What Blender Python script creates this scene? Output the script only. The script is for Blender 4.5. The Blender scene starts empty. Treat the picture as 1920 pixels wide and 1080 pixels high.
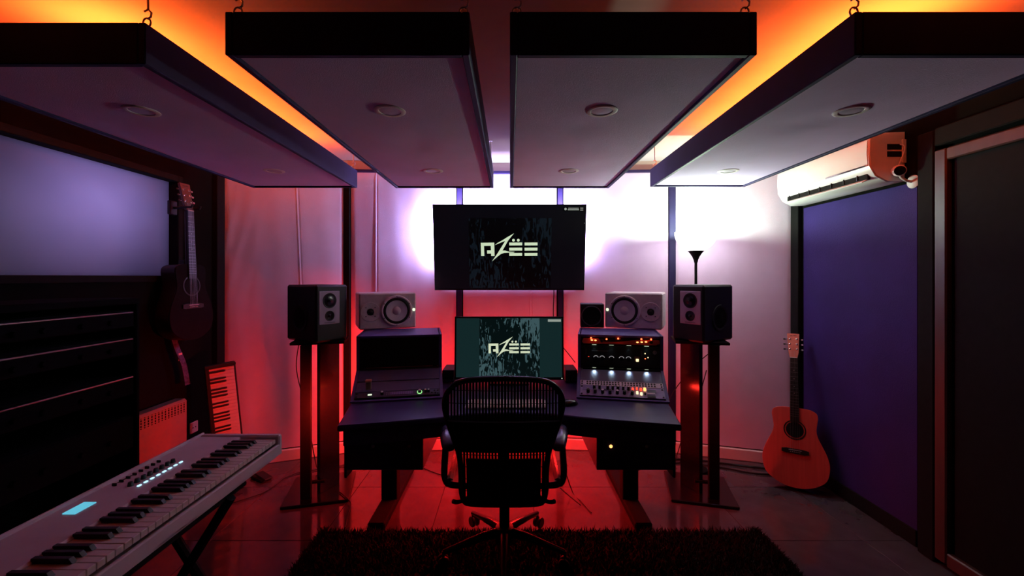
import bpy, math, random
from mathutils import Matrix, Vector, Euler

random.seed(7)
R = math.radians
PI = math.pi
scene = bpy.context.scene
COL = scene.collection

# ------------------------------------------------------------------ camera
cam_data = bpy.data.cameras.new('camera')
cam_data.sensor_width = 36.0
cam_data.lens = 15.0                      # 800 px over a 1920 px frame
cam_data.shift_x = 4 / 1920
cam_data.shift_y = -20 / 1920
cam_data.clip_start = 0.02
cam = bpy.data.objects.new('camera', cam_data)
cam.location = (0, 0, 1.45)
cam.rotation_euler = (R(90), 0, 0)
COL.objects.link(cam)
scene.camera = cam

# ------------------------------------------------------------------ world, exposure
world = bpy.data.worlds.new('world')
scene.world = world
world.use_nodes = True
world.node_tree.nodes['Background'].inputs[0].default_value = (0.02, 0.015, 0.03, 1)
world.node_tree.nodes['Background'].inputs[1].default_value = 0.0
vs = scene.view_settings
vs.view_transform = 'Standard'
vs.look = 'None'
vs.exposure = 0.0
vs.gamma = 1.0
vs.use_curve_mapping = False
scene.cycles.max_bounces = 8
scene.cycles.diffuse_bounces = 4
scene.cycles.glossy_bounces = 4
scene.cycles.caustics_reflective = False
scene.cycles.caustics_refractive = False
scene.cycles.sample_clamp_indirect = 4.0

# light powers and colours of the room's lamps, and of an added booth light
COVE_COL = (1.0, 0.115, 0.014)       # orange led tape on top of the outer ceiling clouds
TVLED_COL = (0.60, 0.53, 1.0)     # lavender white led tape behind the television
LAMP_COL = (0.72, 1.0, 0.70)      # pale bulb of the floor lamp
DESK_COL = (1.0, 0.012, 0.012)     # red led tape under and behind the desk
BOOTH_COL = (0.50, 0.38, 0.90)     # added violet light, imitates a blurred violet reflection
P_COVE, P_TV, P_LAMP, P_DESK, P_BOOTH = 15.0, 18.0, 36.0, 8.0, 1.7
COVE_RED = (1.0, 0.030, 0.006)     # redder tape along the outer edges


def area(name, loc, direction, sx, sy, color, power, spread=180):
    d = bpy.data.lights.new(name, 'AREA')
    d.shape = 'RECTANGLE'
    d.size, d.size_y = sx, sy
    d.color = color
    d.energy = power
    d.spread = R(spread)
    o = bpy.data.objects.new(name, d)
    o.location = loc
    o.rotation_euler = Vector(direction).to_track_quat('-Z', 'Y').to_euler()
    COL.objects.link(o)
    return o


def strip_light(name, p0, p1, direction, width, color, power, spread=180):
    """area light stretched between two points, shining along direction"""
    p0, p1 = Vector(p0), Vector(p1)
    z = -Vector(direction).normalized()
    x = (p1 - p0).normalized()
    y = z.cross(x).normalized()
    x = y.cross(z)
    d = bpy.data.lights.new(name, 'AREA')
    d.shape = 'RECTANGLE'
    d.size, d.size_y = (p1 - p0).length, width
    d.color = color
    d.energy = power
    d.spread = R(spread)
    o = bpy.data.objects.new(name, d)
    o.matrix_world = Matrix(((x.x, y.x, z.x, 0), (x.y, y.y, z.y, 0), (x.z, y.z, z.z, 0), (0, 0, 0, 1)))
    o.location = (p0 + p1) / 2
    COL.objects.link(o)
    return o


def point(name, loc, radius, color, power):
    d = bpy.data.lights.new(name, 'POINT')
    d.shadow_soft_size = radius
    d.color = color
    d.energy = power
    o = bpy.data.objects.new(name, d)
    o.location = loc
    COL.objects.link(o)
    return o


def spot(name, loc, direction, angle, color, power, radius=0.004, blend=0.6):
    d = bpy.data.lights.new(name, 'SPOT')
    d.spot_size = R(angle)
    d.spot_blend = blend
    d.shadow_soft_size = radius
    d.color = color
    d.energy = power
    o = bpy.data.objects.new(name, d)
    o.location = loc
    o.rotation_euler = Vector(direction).to_track_quat('-Z', 'Y').to_euler()
    COL.objects.link(o)
    return o


# ------------------------------------------------------------------ materials
MATS = {}


def mat(name, col, rough=0.6, metal=0.0, var=0.12, scale=18.0, bump=0.0, bscale=None, emit=None, estr=0.0, coat=0.0, spec=0.5):
    if name in MATS:
        return MATS[name]
    m = bpy.data.materials.new(name)
    m.use_nodes = True
    nt = m.node_tree
    b = nt.nodes['Principled BSDF']
    b.inputs['Roughness'].default_value = rough
    b.inputs['Metallic'].default_value = metal
    b.inputs['Coat Weight'].default_value = coat
    b.inputs['Specular IOR Level'].default_value = spec
    tc = nt.nodes.new('ShaderNodeTexCoord')
    nz = nt.nodes.new('ShaderNodeTexNoise')
    nz.inputs['Scale'].default_value = scale
    nz.inputs['Detail'].default_value = 4
    nt.links.new(tc.outputs['Object'], nz.inputs['Vector'])
    rp = nt.nodes.new('ShaderNodeMapRange')
    rp.inputs['From Min'].default_value = 0.25
    rp.inputs['From Max'].default_value = 0.75
    rp.inputs['To Min'].default_value = 1 - var
    rp.inputs['To Max'].default_value = 1 + var
    nt.links.new(nz.outputs['Fac'], rp.inputs['Value'])
    mx = nt.nodes.new('ShaderNodeMix')
    mx.data_type = 'RGBA'
    mx.blend_type = 'MULTIPLY'
    mx.inputs[0].default_value = 1.0
    mx.inputs[6].default_value = (*col, 1)
    nt.links.new(rp.outputs['Result'], mx.inputs[7])
    nt.links.new(mx.outputs[2], b.inputs['Base Color'])
    if bump:
        n2 = nt.nodes.new('ShaderNodeTexNoise')
        n2.inputs['Scale'].default_value = bscale or scale * 8
        n2.inputs['Detail'].default_value = 3
        nt.links.new(tc.outputs['Object'], n2.inputs['Vector'])
        bp = nt.nodes.new('ShaderNodeBump')
        bp.inputs['Strength'].default_value = bump
        bp.inputs['Distance'].default_value = 0.01
        nt.links.new(n2.outputs['Fac'], bp.inputs['Height'])
        nt.links.new(bp.outputs['Normal'], b.inputs['Normal'])
    if emit:
        b.inputs['Emission Color'].default_value = (*emit, 1)
        b.inputs['Emission Strength'].default_value = estr
    MATS[name] = m
    return m


def mat_wood(name, c1, c2, rough=0.35, scale=3.0, stretch=(14, 14, 1)):
    m = bpy.data.materials.new(name)
    m.use_nodes = True
    nt = m.node_tree
    b = nt.nodes['Principled BSDF']
    b.inputs['Roughness'].default_value = rough
    tc = nt.nodes.new('ShaderNodeTexCoord')
    mp = nt.nodes.new('ShaderNodeMapping')
    mp.inputs['Scale'].default_value = stretch
    nt.links.new(tc.outputs['Object'], mp.inputs['Vector'])
    nz = nt.nodes.new('ShaderNodeTexNoise')
    nz.inputs['Scale'].default_value = scale
    nz.inputs['Detail'].default_value = 6
    nt.links.new(mp.outputs['Vector'], nz.inputs['Vector'])
    cr = nt.nodes.new('ShaderNodeValToRGB')
    cr.color_ramp.elements[0].color = (*c1, 1)
    cr.color_ramp.elements[1].color = (*c2, 1)
    cr.color_ramp.elements[0].position = 0.3
    cr.color_ramp.elements[1].position = 0.7
    nt.links.new(nz.outputs['Fac'], cr.inputs['Fac'])
    nt.links.new(cr.outputs['Color'], b.inputs['Base Color'])
    MATS[name] = m
    return m


def mat_emit(name, col, strength):
    m = bpy.data.materials.new(name)
    m.use_nodes = True
    nt = m.node_tree
    b = nt.nodes['Principled BSDF']
    b.inputs['Base Color'].default_value = (col[0] * .3, col[1] * .3, col[2] * .3, 1)
    b.inputs['Emission Color'].default_value = (*col, 1)
    b.inputs['Emission Strength'].default_value = strength
    MATS[name] = m
    return m


def mat_screen(name, w, h, base, tint, region, level):
    """dark screen whose picture shows a grunge print inside region (x0,x1,z0,z1 in local metres)"""
    m = bpy.data.materials.new(name)
    m.use_nodes = True
    nt = m.node_tree
    L = nt.links.new
    b = nt.nodes['Principled BSDF']
    b.inputs['Base Color'].default_value = (0.004, 0.004, 0.005, 1)
    b.inputs['Roughness'].default_value = 0.28
    b.inputs['Specular IOR Level'].default_value = 0.3
    tc = nt.nodes.new('ShaderNodeTexCoord')
    sep = nt.nodes.new('ShaderNodeSeparateXYZ')
    L(tc.outputs['Object'], sep.inputs[0])
    mp = nt.nodes.new('ShaderNodeMapping')
    mp.inputs['Scale'].default_value = (1.7, 1, 0.5)
    L(tc.outputs['Object'], mp.inputs['Vector'])
    nz = nt.nodes.new('ShaderNodeTexNoise')
    nz.inputs['Scale'].default_value = 24 / w
    nz.inputs['Detail'].default_value = 7
    nz.inputs['Distortion'].default_value = 1.6
    L(mp.outputs['Vector'], nz.inputs['Vector'])
    big = nt.nodes.new('ShaderNodeTexNoise')
    big.inputs['Scale'].default_value = 3.2 / w
    big.inputs['Detail'].default_value = 2
    L(mp.outputs['Vector'], big.inputs['Vector'])

    def math_(op, a, bb):
        n = nt.nodes.new('ShaderNodeMath')
        n.operation = op
        for i, v in enumerate((a, bb)):
            if isinstance(v, (int, float)):
                n.inputs[i].default_value = v
            else:
                L(v, n.inputs[i])
        return n.outputs[0]
    x, z = sep.outputs['X'], sep.outputs['Z']
    inside = math_('MULTIPLY', math_('MULTIPLY', math_('GREATER_THAN', x, region[0]), math_('LESS_THAN', x, region[1])),
                   math_('MULTIPLY', math_('GREATER_THAN', z, region[2]), math_('LESS_THAN', z, region[3])))
    # two diagonal streaks of print, empty between them
    diag = math_('ABSOLUTE', math_('ADD', math_('MULTIPLY', x, 1 / (0.28 * w)), math_('MULTIPLY', z, 0.45 / (0.28 * h))), 0)
    thr = math_('SUBTRACT', 0.645, math_('MULTIPLY', diag, 0.13))
    val = math_('ADD', nz.outputs['Fac'], math_('MULTIPLY', math_('SUBTRACT', big.outputs['Fac'], 0.5), 0.25))
    ink = math_('MULTIPLY', inside, math_('GREATER_THAN', val, thr))
    m1 = nt.nodes.new('ShaderNodeMix')
    m1.data_type = 'RGBA'
    m1.inputs[6].default_value = (*base, 1)
    m1.inputs[7].default_value = (base[0] * .25, base[1] * .25, base[2] * .25, 1)
    L(inside, m1.inputs[0])
    m2 = nt.nodes.new('ShaderNodeMix')
    m2.data_type = 'RGBA'
    L(m1.outputs[2], m2.inputs[6])
    m2.inputs[7].default_value = (*tint, 1)
    L(ink, m2.inputs[0])
    L(m2.outputs[2], b.inputs['Emission Color'])
    b.inputs['Emission Strength'].default_value = level
    MATS[name] = m
    return m


def mat_frosted(name):
    m = bpy.data.materials.new(name)
    m.use_nodes = True
    nt = m.node_tree
    for n in list(nt.nodes):
        if n.type == 'BSDF_PRINCIPLED':
            nt.nodes.remove(n)
    out = [n for n in nt.nodes if n.type == 'OUTPUT_MATERIAL'][0]
    tr = nt.nodes.new('ShaderNodeBsdfTranslucent')
    tc = nt.nodes.new('ShaderNodeTexCoord')
    nz = nt.nodes.new('ShaderNodeTexNoise')
    nz.inputs['Scale'].default_value = 2.2
    L = nt.links.new
    L(tc.outputs['Object'], nz.inputs['Vector'])
    cr = nt.nodes.new('ShaderNodeValToRGB')
    cr.color_ramp.elements[0].color = (0.62, 0.60, 0.70, 1)
    cr.color_ramp.elements[1].color = (0.86, 0.84, 0.90, 1)
    L(nz.outputs['Fac'], cr.inputs['Fac'])
    L(cr.outputs['Color'], tr.inputs['Color'])
    gl = nt.nodes.new('ShaderNodeBsdfGlossy')
    gl.inputs['Roughness'].default_value = 0.3
    gl.inputs['Color'].default_value = (0.5, 0.5, 0.55, 1)
    mx = nt.nodes.new('ShaderNodeMixShader')
    mx.inputs[0].default_value = 0.15
    L(tr.outputs[0], mx.inputs[1])
    L(gl.outputs[0], mx.inputs[2])
    L(mx.outputs[0], out.inputs['Surface'])
    MATS[name] = m
    return m


def mat_bowl(name):
    m = bpy.data.materials.new(name)
    m.use_nodes = True
    nt = m.node_tree
    for n in list(nt.nodes):
        if n.type == 'BSDF_PRINCIPLED':
            nt.nodes.remove(n)
    out = [n for n in nt.nodes if n.type == 'OUTPUT_MATERIAL'][0]
    L = nt.links.new
    tc = nt.nodes.new('ShaderNodeTexCoord')
    nz = nt.nodes.new('ShaderNodeTexNoise')
    nz.inputs['Scale'].default_value = 9
    L(tc.outputs['Object'], nz.inputs['Vector'])
    cr = nt.nodes.new('ShaderNodeValToRGB')
    cr.color_ramp.elements[0].color = (0.30, 0.34, 0.26, 1)
    cr.color_ramp.elements[1].color = (0.34, 0.38, 0.30, 1)
    L(nz.outputs['Fac'], cr.inputs['Fac'])
    tr = nt.nodes.new('ShaderNodeBsdfTranslucent')
    L(cr.outputs['Color'], tr.inputs['Color'])
    em = nt.nodes.new('ShaderNodeEmission')
    em.inputs['Color'].default_value = (0.86, 0.78, 0.90, 1)
    em.inputs['Strength'].default_value = 8.5
    ad = nt.nodes.new('ShaderNodeAddShader')
    L(tr.outputs[0], ad.inputs[0])
    L(em.outputs[0], ad.inputs[1])
    L(ad.outputs[0], out.inputs['Surface'])
    MATS[name] = m
    return m


FABRIC = mat('wall_fabric', (0.78, 0.63, 0.82), 0.9, var=0.05, scale=6, bump=0.25, bscale=420)
CLOUDFAB = mat('cloud_fabric', (0.70, 0.54, 0.84), 0.9, var=0.06, scale=4, bump=0.25, bscale=300)
CLOUDFRAME = mat('cloud_frame', (0.020, 0.014, 0.065), 0.65, var=0.15, scale=10, spec=0.2)
NAVY = mat('navy_panel', (0.030, 0.015, 0.120), 0.8, var=0.15, scale=5, bump=0.2, bscale=200, spec=0.2)
BLACKWALL = mat('black_wall', (0.005, 0.005, 0.004), 0.95, var=0.2, scale=5, spec=0.05)
CEIL = mat('ceiling_paint', (0.42, 0.36, 0.34), 0.85, var=0.06, scale=5)
BLACK = mat('black_plastic', (0.010, 0.010, 0.010), 0.5, var=0.2, scale=30)
BLACKGLOSS = mat('black_lacquer', (0.005, 0.005, 0.005), 0.22, var=0.2, scale=8)
POSTM = mat('stand_lacquer', (0.003, 0.003, 0.003), 0.2, var=0.2, scale=8, spec=0.3)
BLACKMAT = mat('black_matte', (0.006, 0.006, 0.006), 0.85, var=0.2, scale=30, spec=0.15)
DESKM = mat('desk_laminate', (0.032, 0.022, 0.105), 0.38, var=0.15, scale=14, bump=0.06, bscale=300)
RACKBLUE = mat('rack_side', (0.080, 0.055, 0.23), 0.5, var=0.12, scale=12)
BLANKP = mat('blank_panel', (0.085, 0.075, 0.17), 0.42, var=0.12, scale=20)
WHITEP = mat('white_paint', (0.72, 0.68, 0.68), 0.5, var=0.05, scale=8)
SPKWHITE = mat('white_speaker', (0.84, 0.74, 0.76), 0.6, var=0.08, scale=60, bump=0.15, bscale=500)
CONE = mat('white_cone', (0.86, 0.78, 0.80), 0.55, var=0.05, scale=20)
RUBBER = mat('rubber', (0.008, 0.008, 0.008), 0.6, var=0.2, scale=30)
GREYP = mat('grey_plate', (0.52, 0.45, 0.55), 0.45, var=0.06, scale=20)
METAL = mat('brushed_metal', (0.55, 0.53, 0.55), 0.32, 1.0, var=0.1, scale=40)
CHROME = mat('chrome', (0.8, 0.78, 0.78), 0.15, 1.0, var=0.05, scale=20)
STEELFACE = mat('light_faceplate', (0.72, 0.64, 0.80), 0.45, var=0.06, scale=30)
PURPFACE = mat('violet_faceplate', (0.30, 0.25, 0.52), 0.5, var=0.08, scale=30)
KEYW = mat('ivory_key', (0.85, 0.74, 0.70), 0.35, var=0.04, scale=30)
KEYBODY = mat('keyboard_body', (0.80, 0.68, 0.76), 0.45, var=0.05, scale=15)
TILE = mat('floor_tile', (0.070, 0.062, 0.070), 0.09, var=0.18, scale=9, bump=0.004, bscale=40, spec=0.8)
GROUT = mat('grout', (0.02, 0.018, 0.018), 0.8)
RUG = mat('rug_pile', (0.010, 0.009, 0.007), 0.95, var=0.3, scale=40)
ACW = mat('ac_white', (0.74, 0.72, 0.72), 0.35, var=0.03, scale=6)
HEATER = mat('heater_cream', (0.24, 0.20, 0.17), 0.5, var=0.06, scale=10)
CABLE = mat('cable_black', (0.007, 0.007, 0.007), 0.5)
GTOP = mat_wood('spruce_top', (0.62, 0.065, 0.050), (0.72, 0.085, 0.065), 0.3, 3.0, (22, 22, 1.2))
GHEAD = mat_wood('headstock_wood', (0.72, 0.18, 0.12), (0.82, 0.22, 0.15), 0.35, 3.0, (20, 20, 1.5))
GSIDE = mat_wood('mahogany', (0.10, 0.030, 0.015), (0.16, 0.05, 0.03), 0.3, 3.0, (14, 14, 1.5))
ROSEW = mat_wood('rosewood', (0.012, 0.008, 0.007), (0.025, 0.016, 0.012), 0.4, 4.0, (20, 20, 1.5))
DARKTOP = mat('dark_guitar_top', (0.006, 0.004, 0.004), 0.8, var=.3, scale=12, spec=0.1)
DOORW = mat_wood('brown_door_wood', (0.040, 0.018, 0.014), (0.06, 0.028, 0.02), 0.45, 2.0, (12, 12, 1))
BLUEPAD = mat('armrest_pad', (0.05, 0.045, 0.10), 0.25, var=0.1, scale=20)
ORANGEPLATE = mat('orange_faceplate', (0.55, 0.10, 0.06), 0.4, var=0.06, scale=20)
E_WHITE = mat_emit('lit_white', (0.75, 0.9, 0.62), 1.3)
E_LOGO = mat_emit('lit_logo', (0.60, 0.75, 0.52), 0.92)
E_LOGO2 = mat_emit('lit_logo_monitor', (0.66, 0.74, 0.52), 0.95)
E_RED = mat_emit('lit_red', (1.0, 0.10, 0.03), 5.0)
E_REDD = mat_emit('lit_red_soft', (1.0, 0.08, 0.04), 1.2)
E_AMBER = mat_emit('lit_amber', (1.0, 0.42, 0.12), 2.2)
E_YEL = mat_emit('lit_yellow', (1.0, 0.80, 0.40), 1.6)
E_GREEN = mat_emit('lit_green', (0.35, 0.9, 0.30), 1.2)
E_CYAN = mat_emit('lit_cyan', (0.40, 0.75, 0.95), 1.6)
E_SCREENC = mat_emit('lit_cyan_display', (0.10, 0.45, 0.60), 1.1)
E_COVE = mat_emit('led_tape_orange', (1.0, 0.25, 0.04), 6.0)
E_TVLED = mat_emit('led_tape_white', (0.8, 0.78, 0.95), 6.0)
E_DESK = mat_emit('led_tape_red', (1.0, 0.06, 0.02), 5.0)
E_TEXT = mat_emit('screen_text', (0.5, 0.55, 0.5), 0.5)
PRINT = mat('pale_print', (0.45, 0.42, 0.44), 0.6)
PRINTD = mat('dim_print', (0.11, 0.10, 0.10), 0.6)
FROST = mat_frosted('frosted_glass')
BOWL = mat_bowl('lamp_bowl_glass')


# ------------------------------------------------------------------ mesh builder
def T(x=0, y=0, z=0):
    return Matrix.Translation((x, y, z))


def RX(a):
    return Matrix.Rotation(R(a), 4, 'X')


def RY(a):
    return Matrix.Rotation(R(a), 4, 'Y')


def RZ(a):
    return Matrix.Rotation(R(a), 4, 'Z')


class MB:
    def __init__(self, M=None):
        self.v, self.f = [], []
        self.M = M or Matrix.Identity(4)

    def add(self, verts, faces, M=None):
        n = len(self.v)
        M = self.M @ M if M is not None else self.M
        self.v += [tuple(M @ Vector(p)) for p in verts]
        self.f += [tuple(i + n for i in f) for f in faces]
        return self

    def box(self, c, s, bev=0.0, M=None):
        cx, cy, cz = c
        hx, hy, hz = s[0] / 2, s[1] / 2, s[2] / 2
        if bev <= 0:
            vs = [(cx + sx * hx, cy + sy * hy, cz + sz * hz) for sz in (-1, 1) for sy in (-1, 1) for sx in (-1, 1)]
            fs = [(0, 2, 3, 1), (4, 5, 7, 6), (0, 1, 5, 4), (2, 6, 7, 3), (0, 4, 6, 2), (1, 3, 7, 5)]
            return self.add(vs, fs, M)
        b = min(bev, hx * .98, hy * .98, hz * .98)
        vs, ix = [], {}
        for sx in (-1, 1):
            for sy in (-1, 1):
                for sz in (-1, 1):
                    for ax in range(3):
                        p = [sx * (hx - b), sy * (hy - b), sz * (hz - b)]
                        p[ax] += (sx, sy, sz)[ax] * b
                        ix[(sx, sy, sz, ax)] = len(vs)
                        vs.append((cx + p[0], cy + p[1], cz + p[2]))
        fs = []
        sg = (-1, 1)
        for ax in range(3):
            o = [a for a in range(3) if a != ax]
            for s_ in sg:
                q = []
                for a, bb in ((-1, -1), (1, -1), (1, 1), (-1, 1)):
                    k = [0, 0, 0]
                    k[ax], k[o[0]], k[o[1]] = s_, a, bb
                    q.append(ix[(*k, ax)])
                if (s_ > 0) == (ax == 1):
                    q = q[::-1]
                fs.append(tuple(q))
        for ax in range(3):
            o = [a for a in range(3) if a != ax]
            for a in sg:
                for bb in sg:
                    q = []
                    for s_, t in ((-1, o[0]), (1, o[0]), (1, o[1]), (-1, o[1])):
                        k = [0, 0, 0]
                        k[ax], k[o[0]], k[o[1]] = s_, a, bb
                        q.append(ix[(*k, t)])
                    if (a * bb > 0) != (ax == 1):
                        q = q[::-1]
                    fs.append(tuple(q))
        for sx in sg:
            for sy in sg:
                for sz in sg:
                    q = [ix[(sx, sy, sz, 0)], ix[(sx, sy, sz, 1)], ix[(sx, sy, sz, 2)]]
                    if sx * sy * sz < 0:
                        q = q[::-1]
                    fs.append(tuple(q))
        return self.add(vs, fs, M)

    def lathe(self, prof, n=24, M=None, closed=False):
        """profile of (r, z) turned about z"""
        vs, fs = [], []
        for r, z in prof:
            r = max(r, 1e-5)
            for i in range(n):
                a = 2 * PI * i / n
                vs.append((r * math.cos(a), r * math.sin(a), z))
        m = len(prof)
        for j in range(m - 1 if not closed else m):
            j2 = (j + 1) % m
            for i in range(n):
                i2 = (i + 1) % n
                fs.append((j * n + i, j * n + i2, j2 * n + i2, j2 * n + i))
        return self.add(vs, fs, M)

    def cyl(self, c, r, h, n=20, M=None, bev=0.0):
        """solid cylinder standing on c along z"""
        b = bev
        prof = [(0, 0), (r - b, 0), (r, b), (r, h - b), (r - b, h), (0, h)] if b else [(0, 0), (r, 0), (r, h), (0, h)]
        MM = T(*c) if M is None else M @ T(*c)
        return self.lathe(prof, n, MM)

    def tube(self, pts, r, n=8, M=None, closed=False):
        pts = [Vector(p) for p in pts]
        vs, fs = [], []
        m = len(pts)
        prev = None
        for i, p in enumerate(pts):
            if closed:
                t = pts[(i + 1) % m] - pts[i - 1]
            else:
                t = pts[min(i + 1, m - 1)] - pts[max(i - 1, 0)]
            t.normalize()
            if prev is None:
                u = t.orthogonal().normalized()
            else:
                u = (prev - t * prev.dot(t))
                u = u.normalized() if u.length > 1e-6 else t.orthogonal().normalized()
            prev = u
            w = t.cross(u)
            rr = r[i] if isinstance(r, (list, tuple)) else r
            for k in range(n):
                a = 2 * PI * k / n
                vs.append(tuple(p + u * (rr * math.cos(a)) + w * (rr * math.sin(a))))
        for i in range(m if closed else m - 1):
            i2 = (i + 1) % m
            for k in range(n):
                k2 = (k + 1) % n
                fs.append((i * n + k, i * n + k2, i2 * n + k2, i2 * n + k))
        if not closed:
            fs.append(tuple(range(n))[::-1])
            fs.append(tuple((m - 1) * n + k for k in range(n)))
        return self.add(vs, fs, M)

    def prism(self, out, y0, y1, M=None, bev=0.0):
        """outline of (x, z) points extruded from y0 (front) to y1"""
        n = len(out)
        cx = sum(p[0] for p in out) / n
        cz = sum(p[1] for p in out) / n

        def ring(y, k):
            rs = []
            for i in range(n):
                x, z = out[i]
                if k:
                    px, pz = out[i - 1]
                    nx, nz = out[(i + 1) % n]
                    tx, tz = nx - px, nz - pz
                    l = math.hypot(tx, tz) or 1
                    ex, ez = -tz / l, tx / l
                    if ex * (cx - x) + ez * (cz - z) < 0:
                        ex, ez = -ex, -ez
                    x, z = x + ex * k, z + ez * k
                rs.append((x, y, z))
            return rs
        rings = [ring(y0, 0), ring(y1, 0)] if not bev else [ring(y0, bev), ring(y0 + bev, 0), ring(y1 - bev, 0), ring(y1, bev)]
        vs = [p for r_ in rings for p in r_]
        fs = [tuple(range(n)), tuple((len(rings) - 1) * n + i for i in range(n))[::-1]]
        for j in range(len(rings) - 1):
            for i in range(n):
                i2 = (i + 1) % n
                fs.append((j * n + i2, j * n + i, (j + 1) * n + i, (j + 1) * n + i2))
        return self.add(vs, fs, M)

    def mesh(self, name, material, smooth=35):
        me = bpy.data.meshes.new(name)
        me.from_pydata(self.v, [], self.f)
        me.materials.append(material)
        import bmesh
        bm = bmesh.new()
        bm.from_mesh(me)
        bmesh.ops.recalc_face_normals(bm, faces=bm.faces)
        bm.to_mesh(me)
        bm.free()
        if smooth:
            for p in me.polygons:
                p.use_smooth = True
            me.set_sharp_from_angle(angle=R(smooth))
        return me

    def build(self, name, material, parent=None, smooth=35, label=None):
        o = bpy.data.objects.new(name, self.mesh(name, material, smooth))
        COL.objects.link(o)
        if parent is not None:
            o.parent = parent
        if label:
            o['label'] = label
        return o


def tag(o, label=None, cat=None, group=None, kind=None):
    for k, v in (('label', label), ('category', cat), ('group', group), ('kind', kind)):
        if v:
            o[k] = v
    return o


def thing(name, label, cat, M=None, group=None):
    o = bpy.data.objects.new(name, None)
    o.empty_display_size = 0.1
    COL.objects.link(o)
    if M is not None:
        o.matrix_world = M
    return tag(o, label, cat, group)


def part(name, mesh, parent, M=None, label=None):
    o = bpy.data.objects.new(name, mesh)
    COL.objects.link(o)
    o.parent = parent
    if M is not None:
        o.matrix_basis = M
    if label:
        o['label'] = label
    return o


def bezier(p0, p1, p2, p3, n=12):
    p0, p1, p2, p3 = map(Vector, (p0, p1, p2, p3))
    return [(1 - t) ** 3 * p0 + 3 * (1 - t) ** 2 * t * p1 + 3 * (1 - t) * t * t * p2 + t ** 3 * p3 for t in [i / n for i in range(n + 1)]]


def spline(pts, n=6, closed=False):
    pts = [Vector(p) for p in pts]
    m = len(pts)
    out = []
    for i in range(m if closed else m - 1):
        g = lambda k: pts[k % m] if closed else pts[max(0, min(m - 1, k))]
        a, b, c, d = g(i - 1), g(i), g(i + 1), g(i + 2)
        for k in range(n):
            t = k / n
            out.append(0.5 * ((2 * b) + (c - a) * t + (2 * a - 5 * b + 4 * c - d) * t * t + (3 * b - a - 3 * c + d) * t ** 3))
    if not closed:
        out.append(pts[-1])
    return out


def text_mesh(body, size, name, material, depth=0.0004):
    cu = bpy.data.curves.new(name, 'FONT')
    cu.body = body
    cu.size = size
    cu.extrude = depth
    cu.align_x = 'CENTER'
    cu.align_y = 'CENTER'
    tmp = bpy.data.objects.new(name + '_tmp', cu)
    COL.objects.link(tmp)
    dg = bpy.context.evaluated_depsgraph_get()
    me = bpy.data.meshes.new_from_object(tmp.evaluated_get(dg))
    bpy.data.objects.remove(tmp)
    me.materials.clear()
    me.materials.append(material)
    return me


# ================================================================== the room
LX, RXW, BY, CZ = -2.2, 2.2, -1.5, 2.42
A, B_, C_, D_, E_, F_ = (-2.2, 3.24), (-1.35, 3.555), (-0.425, 3.62), (0.425, 3.62), (1.345, 3.555), (2.2, 3.29)

fl = MB().box((0, 1.1, -0.06), (4.9, 5.6, 0.1)).build('floor', GROUT)
tag(fl, 'dark glossy tiled studio floor', kind='structure')
tile_me = MB().box((0, 0, -0.0075), (0.597, 0.597, 0.015), 0.0012).mesh('tile', TILE, 0)
for i in range(-3, 5):
    for j in range(-3, 7):
        part('tile', tile_me, fl, T(-1.05 + 0.6 * (i + 2) - 0.3 + 0.0, 0.25 + 0.6 * j, 0))
cl = MB().box((0, 1.1, CZ + 0.05), (4.9, 5.6, 0.1)).build('ceiling', CEIL)
tag(cl, 'painted ceiling lit red and orange above the hanging panels', kind='structure')

# left wall with an opening for the made-up booth window
WY0, WY1, WZ0, WZ1 = 1.70, 2.86, 1.42, 2.12
wl = MB()
wl.box((LX - 0.06, (BY + WY0) / 2, CZ / 2), (0.12, WY0 - BY, CZ))
wl.box((LX - 0.06, (WY1 + 3.75) / 2, CZ / 2), (0.12, 3.75 - WY1, CZ))
wl.box((LX - 0.06, (WY0 + WY1) / 2, WZ0 / 2), (0.12, WY1 - WY0, WZ0))
wl.box((LX - 0.06, (WY0 + WY1) / 2, (WZ1 + CZ) / 2), (0.12, WY1 - WY0, CZ - WZ1))
tag(wl.build('wall_left', BLACKWALL), 'black left wall', kind='structure')
tag(MB().box((RXW + 0.06, 1.1, CZ / 2), (0.12, 5.3, CZ)).build('wall_right', BLACKWALL), 'black right wall', kind='structure')
tag(MB().box((0, BY - 0.06, CZ / 2), (4.9, 0.12, CZ)).build('wall_back', BLACKWALL), 'dark back wall', kind='structure')
tag(MB().box((0, 3.80, CZ / 2), (4.7, 0.12, CZ)).build('wall_front', BLACKWALL), 'front wall behind the fabric panels', kind='structure')

# made-up closed booth, holds the light that makes the pane glow violet
bo = MB()
bo.box((-3.05, 2.25, 1.8), (0.06, 1.6, 1.4))
bo.box((-2.66, 1.42, 1.8), (0.72, 0.06, 1.4))
bo.box((-2.66, 3.08, 1.8), (0.72, 0.06, 1.4))
bo.box((-2.66, 2.25, 1.1), (0.72, 1.6, 0.06))
bo.box((-2.66, 2.25, 2.5), (0.72, 1.6, 0.06))
tag(bo.build('wall_added_booth', WHITEP), 'added unseen booth walls holding the violet light behind the frosted pane', kind='structure')
area('added_booth_lamp', (-2.62, 2.38, 1.90), (1, 0.05, -0.1), 0.5, 0.12, BOOTH_COL, P_BOOTH)  # added lamp, backlights the pane to give the violet patch
wn = MB().box((LX - 0.06, (WY0 + WY1) / 2, (WZ0 + WZ1) / 2), (0.012, WY1 - WY0 - 0.06, WZ1 - WZ0 - 0.06)).build('window_added_1', FROST)  # made-up window, its glow stands in for a blurred lens reflection
tag(wn, 'added frosted pane glowing violet in the left wall, in place of a blurred reflection', kind='structure')
wf = MB()
for y in (WY0 + 0.02, WY1 - 0.02):
    wf.box((LX - 0.055, y, (WZ0 + WZ1) / 2), (0.13, 0.04, WZ1 - WZ0), 0.004)
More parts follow.
